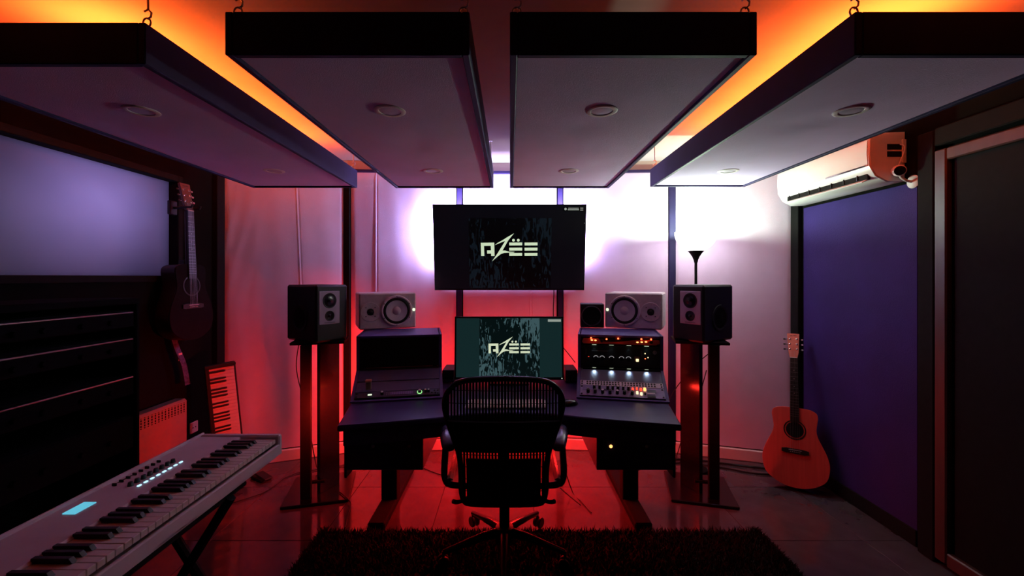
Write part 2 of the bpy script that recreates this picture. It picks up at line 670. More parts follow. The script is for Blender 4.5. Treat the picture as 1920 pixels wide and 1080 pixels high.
for z in (WZ0 + 0.02, WZ1 - 0.02):
    wf.box((LX - 0.055, (WY0 + WY1) / 2, z), (0.13, WY1 - WY0 - 0.08, 0.04), 0.004)
wf.build('window_added_frame', BLACKMAT, wn)

# navy panel and door on the right wall
pn = MB().box((RXW - 0.0065, 2.735, 0.99), (0.012, 0.89, 1.95), 0.003).build('wall_panel', NAVY)
tag(pn, 'tall dark navy panel on the right wall under the air conditioner', 'wall panel')
tag(MB().box((RXW - 0.0175, 2.735, 0.046), (0.009, 0.89, 0.09), 0.003).build('baseboard_right', BLACKMAT), 'black baseboard under the navy panel', kind='structure')
tf = MB().box((RXW - 0.02, 2.215, 1.10), (0.05, 0.09, 2.20), 0.006).build('trim_1', BLACKMAT)
tag(tf, 'black door casing on the right wall', kind='structure')
MB().box((RXW - 0.02, 1.40, 2.16), (0.05, 1.54, 0.09), 0.006).build('casing_head', BLACKMAT, tf)
dr = MB().box((RXW - 0.01, 1.66, 1.07), (0.03, 0.86, 2.06), 0.004).build('door_1', BLACKMAT)
tag(dr, 'dark door with a reddish brown wooden frame at the right edge', kind='structure')
df = MB()
df.box((RXW - 0.032, 2.135, 1.06), (0.035, 0.06, 2.06), 0.006)
df.box((RXW - 0.032, 1.70, 0.055), (0.035, 0.81, 0.07), 0.006)
df.box((RXW - 0.032, 1.70, 2.06), (0.035, 0.81, 0.06), 0.006)
df.build('door_frame', DOORW, dr)
MB().box((RXW - 0.05, 1.32, 1.0), (0.02, 0.03, 0.16), 0.006).build('door_handle', METAL, dr)


# fabric wall panels with vertical creases
def fabric_panel(p, q, name_label, creases, wrinkle=0.0, gap=0.03, seed=0):
    p, q = Vector((*p, 0)), Vector((*q, 0))
    d = (q - p)
    L = d.length
    ux = d / L
    nrm = Vector((ux.y, -ux.x, 0))        # towards the room
    a0, a1 = gap, L - gap
    nu, nv = 180, 46
    z0, z1 = 0.10, 2.32
    rnd = random.Random(seed)
    ph = [rnd.uniform(0, 6.28) for _ in range(6)]
    vs, fs = [], []
    for j in range(nv + 1):
        z = z0 + (z1 - z0) * j / nv
        for i in range(nu + 1):
            u = i / nu
            s = a0 + (a1 - a0) * u
            h = 0.02
            edge = min(u, 1 - u, 0.05) / 0.05
            h -= 0.006 * (1 - edge) ** 2
            for (cu, zt, zb, slant) in creases:
                cc = cu + slant * (z - 1.8)
                if zb < z < zt:
                    h += 0.0035 * math.exp(-((u - cc) / 0.005) ** 2) - 0.003 * math.exp(-((u - cc - 0.010) / 0.005) ** 2)
            if wrinkle:
                e = math.exp(-u / 0.16)
                h += wrinkle * e * (math.sin(9 * (u * 6 + 1.6 * (2.3 - z)) + ph[0]) * math.exp(-((z - 1.75) / 0.45) ** 2))
            h += 0.0016 * math.sin(7 * u + ph[1]) * math.sin(2.2 * z + ph[2]) + 0.0008 * math.sin(31 * u + 3 * z + ph[3])
            vs.append(tuple(p + ux * s + nrm * h + Vector((0, 0, z))))
    W = nu + 1
    for j in range(nv):
        for i in range(nu):
            fs.append((j * W + i, j * W + i + 1, (j + 1) * W + i + 1, (j + 1) * W + i))
    root = thing('fabric_wall_panel', name_label, 'wall panel', group='pale fabric panels of the front wall')
    mb = MB()
    mb.add(vs, fs)
    # board the fabric is stretched on
    brd = MB()
    c = p + ux * (L / 2) - nrm * 0.012
    ang = math.degrees(math.atan2(ux.y, ux.x))
    brd.box((0, 0, (z0 + z1) / 2), (a1 - a0, 0.045, z1 - z0), 0, T(c.x, c.y, 0) @ RZ(ang))
    brd.build('board', FABRIC, root)
    me = mb.build('fabric', FABRIC, root, 60)
    return ang, c


segs = [(A, B_, 'pale fabric panel in the left corner, lit red along its edge', [(0.60, 2.32, 1.0, -0.045)], 0.0022),
        (B_, C_, 'pale fabric panel just left of the television', [(0.235, 2.32, 0.9, 0.0)], 0.0),
        (C_, D_, 'pale fabric panel behind the television and the computer monitor', [(0.72, 1.5, 1.0, 0.0)], 0.0),
        (D_, E_, 'pale fabric panel just right of the television', [], 0.0),
        (E_, F_, 'pale fabric panel in the right corner behind the floor lamp', [], 0.0)]
for k, (p, q, lab, cr, wr) in enumerate(segs):
    ang, c = fabric_panel(p, q, lab, cr, wr, seed=k)
    L = math.hypot(q[0] - p[0], q[1] - p[1])
    bb = MB().box((0, -0.02, 0.045), (L, 0.03, 0.09), 0.005, T((p[0] + q[0]) / 2, (p[1] + q[1]) / 2, 0) @ RZ(ang))
    tag(bb.build('baseboard_' + ('left', 'front_left', 'front', 'front_right', 'right_corner')[k], WHITEP), 'pale baseboard below the fabric panels', kind='structure')
    tt = MB().box((0, -0.014, 2.3325), (L, 0.05, 0.022), 0.003, T((p[0] + q[0]) / 2, (p[1] + q[1]) / 2, 0) @ RZ(ang))
    tag(tt.build('trim_%d' % (10 + k), CLOUDFRAME), 'dark trim along the top of the fabric panels', kind='structure')
for k, (x, y) in enumerate((B_, C_, D_, E_)):
    ww = 0.052 if k in (0, 3) else 0.04
    tag(MB().box((x, y - 0.008, 1.2), (ww, 0.05, 2.24), 0.003).build('trim_%d' % (2 + k), CLOUDFRAME if k else BLACKMAT), 'dark vertical strip between two fabric panels', kind='structure')
for k, (x, y) in enumerate((A, F_)):
    tag(MB().box((x + (0.012 if k == 0 else -0.012), y - 0.03, 1.17), (0.05, 0.11, 2.3), 0.003).build('trim_%d' % (6 + k), BLACKMAT), 'black strip in the corner of the front wall', kind='structure')
# strip of wall between panel tops and the ceiling
for k, (p, q, *_r) in enumerate(segs):
    L = math.hypot(q[0] - p[0], q[1] - p[1])
    ang = math.degrees(math.atan2(q[1] - p[1], q[0] - p[0]))
    tag(MB().box((0, 0.012, 2.385), (L, 0.04, 0.075), 0, T((p[0] + q[0]) / 2, (p[1] + q[1]) / 2, 0) @ RZ(ang)).build('trim_%d' % (20 + k), CEIL), 'strip of wall under the ceiling', kind='structure')


# ================================================================== ceiling clouds
CB, CT = 2.088, 2.213      # underside, top


def cloud(x0, x1, y0, y1, label, lx, cove):
    M = T((x0 + x1) / 2, (y0 + y1) / 2, CB)
    t = thing('ceiling_cloud', label, 'acoustic panel', M, 'acoustic clouds hung from the ceiling')
    w, l, h = x1 - x0, y1 - y0, CT - CB
    for nm, c, s in (('frame_board', (-w / 2 + .011, 0, h / 2), (.022, l, h)), ('frame_board', (w / 2 - .011, 0, h / 2), (.022, l, h)),
                     ('frame_board', (0, -l / 2 + .011, h / 2), (w - .044, .022, h)), ('frame_board', (0, l / 2 - .011, h / 2), (w - .044, .022, h))):
        MB().box(c, s, 0.003).build(nm, CLOUDFRAME, t)
    # slightly sagging fabric
    n = 24
    vs, fs = [], []
    rn = random.Random(int(x0 * 100))
    dents = [(rn.uniform(-.3, .3) * w, rn.uniform(-.35, .35) * l) for _ in range(2)]
    for j in range(n + 1):
        for i in range(n + 1):
            x = (i / n - .5) * (w - .046)
            y = (j / n - .5) * (l - .046)
            z = 0.010 - 0.006 * math.cos(PI * (i / n - .5)) * math.cos(PI * (j / n - .5))
            for dx, dy in dents:
                z += 0.006 * math.exp(-(((x - dx) / .07) ** 2 + ((y - dy) / .05) ** 2))
            vs.append((x, y, z))
    for j in range(n):
        for i in range(n):
            a = j * (n + 1) + i
            fs.append((a, a + n + 1, a + n + 2, a + 1))
    MB().add(vs, fs).build('fabric', CLOUDFAB, t, 60)
    MB().box((0, 0, h - .02), (w - .046, l - .046, .012)).build('back_board', BLACKMAT, t)
    for ly in (1.653, 2.583):
        loc = T(lx - (x0 + x1) / 2, ly - (y0 + y1) / 2, 0.006)
        dl = MB(loc).lathe([(.040, .002), (.042, -.0025), (.054, -.004), (.060, -.001), (.061, .004), (.040, .004)], 32).build('downlight', SPKWHITE, t)
        MB(loc).lathe([(0, -.001), (.026, -.002), (.041, 0.0)], 32).build('lens', GREYP, dl)
    for hx, hy in ((-w / 2 + .02, -l / 2 + .03), (w / 2 - .02, -l / 2 + .03), (-w / 2 + .02, l / 2 - .03), (w / 2 - .02, l / 2 - .03)):
        hk = MB()
        g = CZ - CT
        z = h
        hk.tube([(hx + .012 * math.sin(a), hy, z + .016 - .014 * math.cos(a)) for a in [2 * PI * k / 12 for k in range(12)]], .0028, 6, closed=True)
        hk.tube([(hx + .002, hy, z + .026), (hx + .012, hy, z + .034), (hx + .014, hy, z + .046), (hx + .004, hy, z + .056), (hx - .008, hy, z + .05)], .003, 6)
        hk.tube([(hx + .004, hy, z + .056), (hx, hy, z + g)], .003, 6)
        hk.cyl((hx, hy, z + g - .004), .013, .004, 12)
        hk.build('hanging_hook', METAL, t)
    cx, cy = M.translation.x, M.translation.y
    for (a, b, pw, *col_) in cove:
        a, b = Vector(a), Vector(b)
        mid = (a + b) / 2
        d = b - a
        sx, sy = max(abs(d.x), .012), max(abs(d.y), .012)
        MB().box((mid.x - cx, mid.y - cy, CT + .004 - CB), (sx, sy, .006)).build('led_strip', E_COVE, t)
        strip_light('cove_led', (a.x, a.y, CT + .009), (b.x, b.y, CT + .009), (0, 0, 1), .012, col_[0] if col_ else COVE_COL, pw)
    return t


cloud(-1.835, -1.090, 1.275, 3.05, 'leftmost hanging acoustic cloud with orange light above it', -1.427,
      [((-1.40, 1.62, 0), (-1.40, 2.95, 0), P_COVE), ((-1.70, 1.60, 0), (-1.44, 1.60, 0), P_COVE * .5), ((-1.74, 1.64, 0), (-1.74, 2.95, 0), P_COVE * .5, COVE_RED), ((-1.70, 2.98, 0), (-1.2, 2.98, 0), P_COVE * .2), ((-1.80, 2.80, 0), (-1.80, 3.02, 0), P_COVE * .4, COVE_RED)])
cloud(-0.818, -0.116, 1.223, 3.058, 'hanging acoustic cloud left of the middle gap', -0.465, [])
cloud(0.0, 0.710, 1.223, 3.058, 'hanging acoustic cloud right of the middle gap', 0.356, [])
cloud(0.990, 1.658, 1.223, 3.014, 'rightmost hanging acoustic cloud reaching towards the air conditioner', 1.322,
      [((1.275, 1.56, 0), (1.275, 2.90, 0), P_COVE * 1.5), ((1.32, 1.54, 0), (1.55, 1.54, 0), P_COVE * .5), ((1.57, 1.6, 0), (1.57, 2.9, 0), P_COVE * .6, COVE_RED)])

# ================================================================== television
TVW, TVH = 1.235, 0.70
TVM = T(-0.003, 3.478, 1.69) @ RX(9)      # leans forward at the top
TVE = None


def logo(parent, sc, y, material, M0=None):
    """letters A Z E E with two dots, traced in their own flat plane; sc = metres per unit (one unit = 1/12 of the small grid)"""
    def P(x, y_):
        return ((x - 900) * sc, (600 - y_) * sc)
    M0 = M0 or Matrix.Identity(4)

    def poly(pts, nm):
        mb = MB(M0)
        mb.prism([P(*p) for p in pts], y - .0008, y)
        return mb.build(nm, material, parent, 0)
    poly([(268, 450), (570, 445), (575, 745), (500, 745), (498, 692), (410, 692), (408, 622), (495, 620), (492, 518), (340, 520), (345, 745), (275, 745)], 'logo_letter')
    poly([(585, 500), (640, 455), (740, 400), (860, 325), (1012, 238), (940, 325), (880, 400), (830, 490), (755, 622), (820, 625), (900, 648), (1030, 655),
          (1000, 668), (880, 670), (800, 675), (720, 700), (640, 760), (515, 870), (560, 805), (640, 690), (740, 530), (815, 408), (740, 435), (660, 470)], 'logo_letter')
    for x in (905, 1248):
        for z in (445, 560, 678):
            poly([(x, z), (x + 290, z - 2), (x + 290, z + 62), (x + 2, z + 64)], 'logo_bar')
    for x in (1000, 1108):
        poly([(x + 31 * math.cos(a), 392 + 31 * math.sin(a)) for a in [2 * PI * k / 16 for k in range(16)]], 'logo_dot')


tv = thing('television', 'wall television showing a pale angular logo on black', 'television', TVM)
MB().box((0, 0.020, 0), (TVW, 0.036, TVH), 0.006).build('housing', BLACKGLOSS, tv)
MB().box((0, 0.055, -0.05), (0.7, 0.045, 0.40), 0.01).build('back_bulge', BLACK, tv)
TVSCR = mat_screen('tv_picture', TVW, TVH, (0.0016, 0.0016, 0.003), (0.0035, 0.007, 0.011), (-0.33, 0.34, -0.33, 0.24), 1.0)
MB().box((0, 0.0, 0.002), (TVW - .012, 0.004, TVH - .018)).build('screen', TVSCR, tv, 0)
bz = MB()
for c, s in (((0, 0, TVH / 2 - .003), (TVW, .008, .006)), ((0, 0, -TVH / 2 + .006), (TVW, .008, .012)), ((-TVW / 2 + .003, 0, 0), (.006, .008, TVH)), ((TVW / 2 - .003, 0, 0), (.006, .008, TVH))):
    bz.box(c, s)
bz.build('bezel', BLACKGLOSS, tv)
logo(tv, 0.001 * 0.3635, -0.0022, E_LOGO, T(-0.004, 0, -0.013))
nb = MB().box((0.515, -0.0026, 0.313), (0.165, .001, .033)).build('notification', BLACKGLOSS, tv)
nt_ = MB()
nt_.cyl((0, 0, 0), .010, .001, 14, T(0.450, -0.003, .313) @ RX(90))
nt_.box((.513, -.0034, .319), (.085, .0006, .006)).box((.513, -.0034, .307), (.09, .0006, .007)).box((.580, -.0034, .320), (.024, .0006, .006)).box((.580, -.0034, .305), (.024, .0006, .006))
nt_.build('notification_text', E_TEXT, nb)
MB().box((0.606, -0.0026, 0.20), (.004, .001, .006)).build('sensor', E_TEXT, tv)
ldt = MB()
for c, s in (((0, .042, TVH / 2 - .05), (TVW - .1, .004, .012)), ((-TVW / 2 + .05, .042, 0), (.012, .004, TVH - .1)), ((TVW / 2 - .05, .042, 0), (.012, .004, TVH - .1))):
    ldt.box(c, s)
ldt.build('led_tape', E_TVLED, tv)
MB().tube(bezier((.37, .05, -.30), (.38, .05, -.45), (.36, .03, -.5), (.37, .0, -.6)), .004, 6).build('power_cable', CABLE, tv)
for (a, b, d, pw) in (((-TVW / 2 + .02, .045, -TVH / 2 + .03), (-TVW / 2 + .02, .045, TVH / 2 - .05), (-.8, 1, 0), P_TV * .8), ((TVW / 2 - .02, .045, -TVH / 2 + .03), (TVW / 2 - .02, .045, TVH / 2 - .05), (.8, 1, 0), P_TV * .38),
                      ((-TVW / 2 + .06, .045, TVH / 2 - .03), (TVW / 2 - .06, .045, TVH / 2 - .03), (0, 1, .6), P_TV * 1.9), ((-TVW / 2 + .06, .046, -TVH / 2 + .02), (TVW / 2 - .06, .046, -TVH / 2 + .02), (0, 1, 0), P_TV * .02)):
    strip_light('tv_led', TVM @ Vector(a), TVM @ Vector(b), d, .02, TVLED_COL, pw)

# ================================================================== desk
DZ = 0.75
dk = thing('studio_desk', 'dark winged studio desk with red light underneath', 'desk')
# plan of the top (x, y)
left = [(-0.815, 2.015), (-0.60, 2.06), (-0.37, 2.125)]
mid = [(-0.22, 2.19), (0.0, 2.215), (0.22, 2.19)]
right = [(-x, y + 0.01) for x, y in left[::-1]]
back = [(1.00, 2.98), (0.62, 3.10), (-0.62, 3.10), (-1.00, 2.98)]
plan = left + mid + right + back
pm = Matrix(((1, 0, 0, 0), (0, 0, -1, 0), (0, -1, 0, 0), (0, 0, 0, 1)))     # (x, depth, -y) -> plan
MB(pm).prism([(x, -y) for x, y in plan], -DZ, -DZ + 0.03, bev=0.005).build('top', DESKM, dk)
inner = [(-0.795, 2.035), (-0.60, 2.08), (-0.37, 2.145)] + [(-0.22, 2.21), (0.0, 2.235), (0.22, 2.21)] + [(0.37, 2.155), (0.60, 2.09), (0.795, 2.045)]
apron = MB(pm).prism([(x, -y) for x, y in inner] + [(x, -y - 0.05) for x, y in inner[::-1]], -DZ + 0.03, -DZ + 0.105)
apron.build('apron', DESKM, dk)
for s in (-1, 1):
    sp = [(s * 0.795, 2.05), (s * 0.96, 2.95), (s * 0.93, 2.95), (s * 0.765, 2.05)]
    MB(pm).prism([(x, -y) for x, y in sp], -DZ + 0.03, -DZ + 0.105).build('side_rail', DESKM, dk)
MB().box((0, 3.05, 0.68), (1.3, 0.03, 0.08)).build('rear_rail', DESKM, dk)
for s in (-1, 1):
    # under-desk rack box, column leg with its foot
    xb = s * 0.665
    bx = MB().box((xb, 2.50, 0.535), (0.41, 0.48, 0.215), 0.004).build('under_box', DESKM, dk)
    MB().box((s * 0.868, 2.50, 0.52), (0.014, 0.50, 0.26), 0.003).build('side_cheek', BLACKMAT, dk)
    lg = MB().box((s * 0.765, 2.74, 0.24), (0.10, 0.075, 0.40), 0.004).build('leg', BLACKMAT, dk)
    MB().box((s * 0.765, 2.82, 0.0225), (0.10, 0.77, 0.045), 0.008).build('foot', BLACKMAT, lg)
    for kx, m_ in ((-0.13, E_AMBER if s > 0 else BLACK), (0.06, BLACK)):
        MB(T(xb + s * 0 + kx * (1 if s > 0 else -1), 2.262, 0.555) @ RX(90)).lathe([(0, .008), (.006, .008), (.009, .004), (.009, 0)], 14).build('indicator' if m_ is E_AMBER else 'knob', m_ if m_ is not BLACK else METAL, dk)
MB().tube([(-0.47, 2.74, 0.46), (-0.38, 2.76, 0.50), (0.38, 2.76, 0.50), (0.47, 2.74, 0.46)], 0.014, 8).build('crossbar', BLACKGLOSS, dk)
MB().box((0, 3.085, 0.70), (1.5, 0.012, 0.012)).build('led_tape', E_DESK, dk)
for s in (-1, 1):
    MB().box((s * 0.955, 2.80, 0.655), (0.012, 0.30, 0.010)).build('led_tape', E_DESK, dk)
strip_light('desk_led_wall', (-0.85, 3.11, 0.70), (0.85, 3.11, 0.70), (0, 1, -0.15), .015, DESK_COL, P_DESK)
strip_light('desk_led_floor', (-0.6, 3.00, 0.62), (0.6, 3.00, 0.62), (0, -0.15, -1), .015, DESK_COL, P_DESK * 3.3)
strip_light('desk_led_left', (-0.97, 2.60, 0.65), (-1.0, 2.95, 0.65), (-1, 0.75, -0.15), .012, (1.0, .022, .014), P_DESK * 2.5, 130)
strip_light('desk_led_right', (0.97, 2.60, 0.65), (1.0, 2.95, 0.65), (1, 0.1, -0.1), .012, (1.0, .022, .014), P_DESK * .32)


# ------------------------------------------------------------------ rack turrets on the desk
def turret(s, label):
    M = T(s * 0.635, 2.41, DZ + .001) @ RZ(-11.2 * s)
    t = thing('rack_turret', label, 'equipment rack', M, 'rack turrets on the desk')
    W = 0.495
    prof = [(0.0, 0.0), (0.235, 0.132), (0.235, 0.340), (0.60, 0.340), (0.60, 0.0)]
    side = Matrix(((0, 1, 0, 0), (1, 0, 0, 0), (0, 0, 1, 0), (0, 0, 0, 1)))
    for q in (-1, 1):
        MB(side).prism(prof, q * W / 2 - .009, q * W / 2 + .009).build('side_panel', RACKBLUE, t)
    MB().box((0, 0.4175, 0.333), (W, 0.365, 0.014), 0.002).build('top_board', RACKBLUE, t)
    MB().box((0, 0.595, 0.165), (W - .02, 0.012, 0.32)).build('rear_board', BLACKMAT, t)
    MB().box((0, 0.012, 0.005), (W + .018, 0.024, 0.010), 0.002).build('front_strip', RACKBLUE, t)
    MB().box((0, 0.245, 0.236), (W - .02, 0.004, 0.185)).build('recess_board', BLACKMAT, t)
    MB().box((0, 0.236, 0.134), (W - .02, 0.020, 0.006)).build('middle_strip', BLACK, t)
    return t, M


SL = R(-60.67)
tl, TLM = turret(-1, 'left rack turret holding blank panels on the desk')
tr_, TRM = turret(1, 'right rack turret with glowing studio gear on the desk')


def slope_frame(TM, d, out=0.0):
    """frame on the sloped face, d metres up the slope: x right, z up the slope, -y outward"""
    l = Vector((0, 0.235, 0.132)).normalized()
    return TM @ T(0, l.y * d, l.z * d) @ Matrix.Rotation(math.atan2(-l.y, l.z), 4, 'X') @ T(0, -out, 0)


def faceplate(root, w, h, m, th=0.003, ears=True):
    MB().box((0, 0, h / 2), (w, th, h - .001), 0.0006).build('faceplate', m, root)
    if ears:
        for sx in (-1, 1):
            for z in ((.011, h - .011) if h > .03 else (h / 2,)):
                MB(T(sx * (w / 2 - .010), -th / 2, z) @ RX(90)).lathe([(0, .004), (.0045, .003), (.0055, 0)], 10).build('rack_screw', BLACK, root)


def knob(root, x, z, r=.009, h=.016, m=BLACK, cap=None, y=-.0015):
    k = MB(T(x, y, z) @ RX(90)).lathe([(0, h), (r * .8, h), (r * .86, h * .9), (r, 0)], 16).build('knob', m, root)
    if cap:
        MB(T(x, y - h, z) @ RX(90)).lathe([(0, .0012), (r * .7, .001), (r * .75, 0)], 14).build('knob_cap', cap, k)
    return k


# blanks and the gear of the left turret
for d, h in ((0.080, 0.082), (0.166, 0.096)):
    g = thing('blank_rack_panel', 'plain dark rack panel %s in the left turret' % ('under the upper box' if d > .1 else 'above the lit interface'), 'rack panel', slope_frame(TLM, d, .002), 'blank rack panels')
    MB().box((0, 0, h / 2), (0.474, .003, h - .002), .0006).build('panel', BLANKP, g)
g = thing('upper_blank_panel', 'black blank panel filling the upper box of the left turret', 'rack panel', TLM @ T(0, .238, .143), 'blank rack panels')
MB().box((0, 0, .092), (0.474, .003, .180), .0006).build('panel', BLACKMAT, g)
MB().box((0, -.004, .0015), (0.40, .004, .003)).build('edge_lip', mat('red_brown_lip', (0.35, 0.06, 0.04), .4), g)
g = thing('audio_interface', 'slim audio interface with green ringed knob in the left turret', 'audio interface', slope_frame(TLM, 0.034, .002))
faceplate(g, 0.474, .044, mat('navy_faceplate', (0.05, 0.045, 0.10), .45))
MB().box((-0.155, -.003, .022), (.022, .001, .010)).build('screen', E_WHITE, g)
MB().box((0.02, -.0028, .024), (.13, .001, .022)).build('meter', mat('meter_violet', (0.14, 0.10, 0.30), .3), g)
for i in range(9):
    MB().box((-.03 + i * .0125, -.0036, .024), (.0022, .001, .020)).build('meter_bar', PURPFACE, g)
for i in range(6):
    MB().box((-.062 + (i % 2) * .012, -.003, .014 + (i // 2) * .009), (.004, .001, .003)).build('button', PRINT, g)
knob(g, -.088, .024, .010, .018, BLACK, SPKWHITE)
kk = knob(g, .122, .024, .010, .018, BLACK, SPKWHITE)
MB(T(.122, -.002, .024) @ RX(90)).lathe([(.0115, 0), (.0115, .003), (.0145, .003), (.0145, 0)], 20).build('lit_ring', E_GREEN, g)
for x in (.155, .173):
    knob(g, x, .026, .008, .018, BLACK, SPKWHITE)
for x, z in ((.192, .015), (.206, .030), (.212, .012)):
    knob(g, x, z, .0045, .006, BLACK)
# small cream bottle standing on the interface edge
g = thing('pill_box', 'small clear box with orange lid leaning on the left turret', 'box', TLM @ T(-.165, .070, .056))
MB().box((0, 0, .022), (.030, .022, .044), .003).build('body', mat('clear_plastic', (0.22, 0.15, 0.12), .3), g)
MB().box((0, 0, .050), (.034, .026, .014), .003).build('lid', mat('orange_lid', (0.85, 0.30, 0.20), .4), g)

# gear of the right turret
g = thing('rack_lamp_unit', 'red lit lamp unit at the top of the right turret', 'rack unit', TRM @ T(0, .238, .284))
out = [(-.232, .010), (-.222, .000), (.215, .000), (.222, .006), (.236, .008), (.236, .030), (.222, .032), (.10, .029), (-.02, .013), (-.11, .013), (-.13, .033), (-.222, .033)]
MB().prism(out, -.002, .001).build('faceplate', ORANGEPLATE, g, 0)
for x, z in ((-.175, .035), (-.080, .030), (-.010, .036), (.185, .036), (.128, .036)):
    MB(T(x, -.004, z) @ RX(90)).lathe([(0, .006), (.004, .005), (.0055, 0)], 12).build('red_lamp', E_RED, g)
for x, z in ((-.170, .022), (-.148, .021), (.105, .016), (.130, .018), (.155, .020)):
    MB(T(x, -.002, z) @ RX(90) @ Matrix.Diagonal((1, .6, 1, 1))).lathe([(0, .003), (.006, .002), (.0075, 0)], 14).build('lit_button', E_AMBER, g)
for x, z in ((-.110, .020), (.185, .020)):
    knob(g, x, z, .011, .014, BLACK, None, -.002)
for x, z in ((-.16, .045), (-.01, .050), (.16, .050)):
    point('red_lamp_glow', (TRM @ T(0, .238, .284)) @ Vector((x, -.022, z - .01)), .004, (1.0, .10, .03), .012)
MB().tube([(-.012 + .016 * math.cos(a), -.003, .0355 + .005 * math.sin(a)) for a in [2 * PI * k / 20 for k in range(20)]], .0008, 5, closed=True).build('lamp_surround', ORANGEPLATE, g)
for i in range(4):
    x = -.155 + i * .104
    MB().box((x, -.012, -.001), (.034, .020, .004), .001).build('work_light', BLACK, g)
    MB().box((x, -.013, -.0038), (.026, .014, .0016)).build('work_light_lens', E_WHITE, g)
    spot('rack_work_light', (TRM @ T(0, .238, .284)) @ Vector((x, -.016, -.006)), TRM.to_3x3() @ Vector((0, .15, -1)), 70, (.6, .85, 1.0), .03)

g = thing('black_preamp', 'black preamp with pale knob arcs and crosshair emblem in the right turret', 'preamp', TRM @ T(0, .238, .142))
faceplate(g, 0.474, .132, BLACK, .003, False)
for i, x in enumerate((-.205, -.145, -.107, -.050, .010, .052)):
    if i:
        knob(g, x, .052, .012, .020, BLACKMAT)
        pts = [(x + .0155 * math.cos(a), -.003, .052 + .0155 * math.sin(a)) for a in [R(20 + 14 * k) for k in range(11)]]
        MB().tube(pts, .0016, 5).build('knob_arc', mat_emit('arc_glow', (.75, .72, .75), .45) if 'arc_glow' not in MATS else MATS['arc_glow'], g)
    else:
        MB().box((x + .015, -.003, .060), (.008, .001, .003)).build('mark', E_REDD, g)
MB().box((.102, -.003, .056), (.030, .001, .030)).build('button_plate', mat('dim_red_plate', (0.16, 0.07, 0.06), .5), g)
MB().box((.104, -.006, .048), (.017, .005, .017), .004).build('lit_button', E_YEL, g)
for x, z, m_ in ((.150, .090, E_YEL), (.151, .059, E_RED), (.167, .066, E_YEL)):
    MB(T(x, -.002, z) @ RX(90)).lathe([(0, .003), (.003, .002), (.0038, 0)], 10).build('indicator', m_, g)
MB().box((.128, -.003, .090), (.005, .001, .034)).build('print_line', PRINTD, g)
MB().box((-.207, -.003, .092), (.005, .001, .034)).build('print_line', PRINTD, g)
MB().box((-.12, -.003, .098), (.10, .001, .005)).build('print_line', PRINTD, g)
em = MB().tube([(.206 + .0095 * math.cos(a), -.003, .098 + .0095 * math.sin(a)) for a in [2 * PI * k / 20 for k in range(20)]], .0014, 5, closed=True)
em.box((.206, -.003, .098), (.019, .0012, .0018)).box((.206, -.003, .098), (.0018, .0012, .019))
em.build('emblem', PRINT, g)
part('emblem_text', text_mesh('AMS', .009, 'emblem_text', PRINTD), g, T(.2255, -.0025, .1025) @ RX(90))
part('emblem_text', text_mesh('NEVE', .007, 'emblem_text', PRINTD), g, T(.2260, -.0025, .0935) @ RX(90))
for i, x in enumerate((-.155, -.051, .053, .157)):
    MB().box((x, -.016, -.001), (.030, .016, .004), .001).build('work_light', BLACK, g)
    MB().box((x, -.017, -.0038), (.022, .011, .0016)).build('work_light_lens', E_WHITE, g)
    spot('rack_work_light', (TRM @ T(0, .238, .142)) @ Vector((x, -.030, -.006)), TRM.to_3x3() @ Vector((0, -.35, -1)), 72, (.6, .85, 1.0), .26, .012)

g = thing('blank_rack_panel', 'plain violet panel lit by four small lamps in the right turret', 'rack panel', slope_frame(TRM, 0.152, .002), 'blank rack panels')
MB().box((0, 0, .050), (0.474, .003, .100), .0006).build('panel', BLANKP, g)
g = thing('patch_bay', 'pale patch bay with two rows of jacks in the right turret', 'patch bay', slope_frame(TRM, 0.112, .003))
faceplate(g, 0.474, .040, STEELFACE, .003, True)
jk = MB(RX(90)).lathe([(0, .0006), (.0042, .0006), (.0055, .0016), (.0062, 0)], 10).mesh('jack', BLACK)
for r_ in range(2):
    for i in range(24):
        part('jack', jk, g, T(-.196 + i * .0165 + (.006 if i > 11 else 0), -.0015, .012 + r_ * .017))
g = thing('channel_strip', 'violet channel strip with black knobs and lit red and yellow buttons', 'channel strip', slope_frame(TRM, 0.028, .003))
faceplate(g, 0.474, .082, PURPFACE, .003, True)
for i, x in enumerate((-.155, -.125, -.078, -.05, -.02, .01, .04)):
    knob(g, x, .060, .0075 if i % 2 else .009, .026, BLACK, SPKWHITE)
for i, x in enumerate((-.19, -.15, -.108, -.066, -.025, .015, .058)):
    knob(g, x, .026, .0095, .024, BLACK, STEELFACE if i in (2, 4) else None)
for i in range(5):
    MB().box((-.118 + i * .007, -.004, .050), (.003, .005, .008)).build('switch', BLACK, g)
for x, z, m_, s_ in ((.063, .060, E_REDD, .012), (.086, .066, E_REDD, .010), (.108, .060, E_REDD, .013), (.130, .062, E_AMBER, .014), (.086, .033, E_YEL, .012), (.108, .026, E_YEL, .012)):
    MB().box((x, -.008, z), (s_, .014, s_ * 1.3), .002).build('lit_button', m_, g)
MB().box((.128, -.007, .028), (.012, .012, .018), .004).build('button', BLACK, g)
MB().box((.166, -.0025, .055), (.048, .001, .026)).build('window', mat('navy_window', (.03, .03, .09), .3), g)
MB().box((.163, -.003, .036), (.042, .002, .011)).build('label_strip', STEELFACE, g)
MB().box((.163, -.003, .012), (.044, .004, .016)).build('slot', BLACK, g)
MB().box((-.192, -.0025, .058), (.062, .001, .030)).build('badge', mat('violet_badge', (.17, .13, .36), .4), g)
part('badge_text', text_mesh('W', .020, 'badge_text', PRINT), g, T(-.190, -.0035, .058) @ RX(90) @ Matrix.Shear('XY', 4, (0.25, 0.0)))


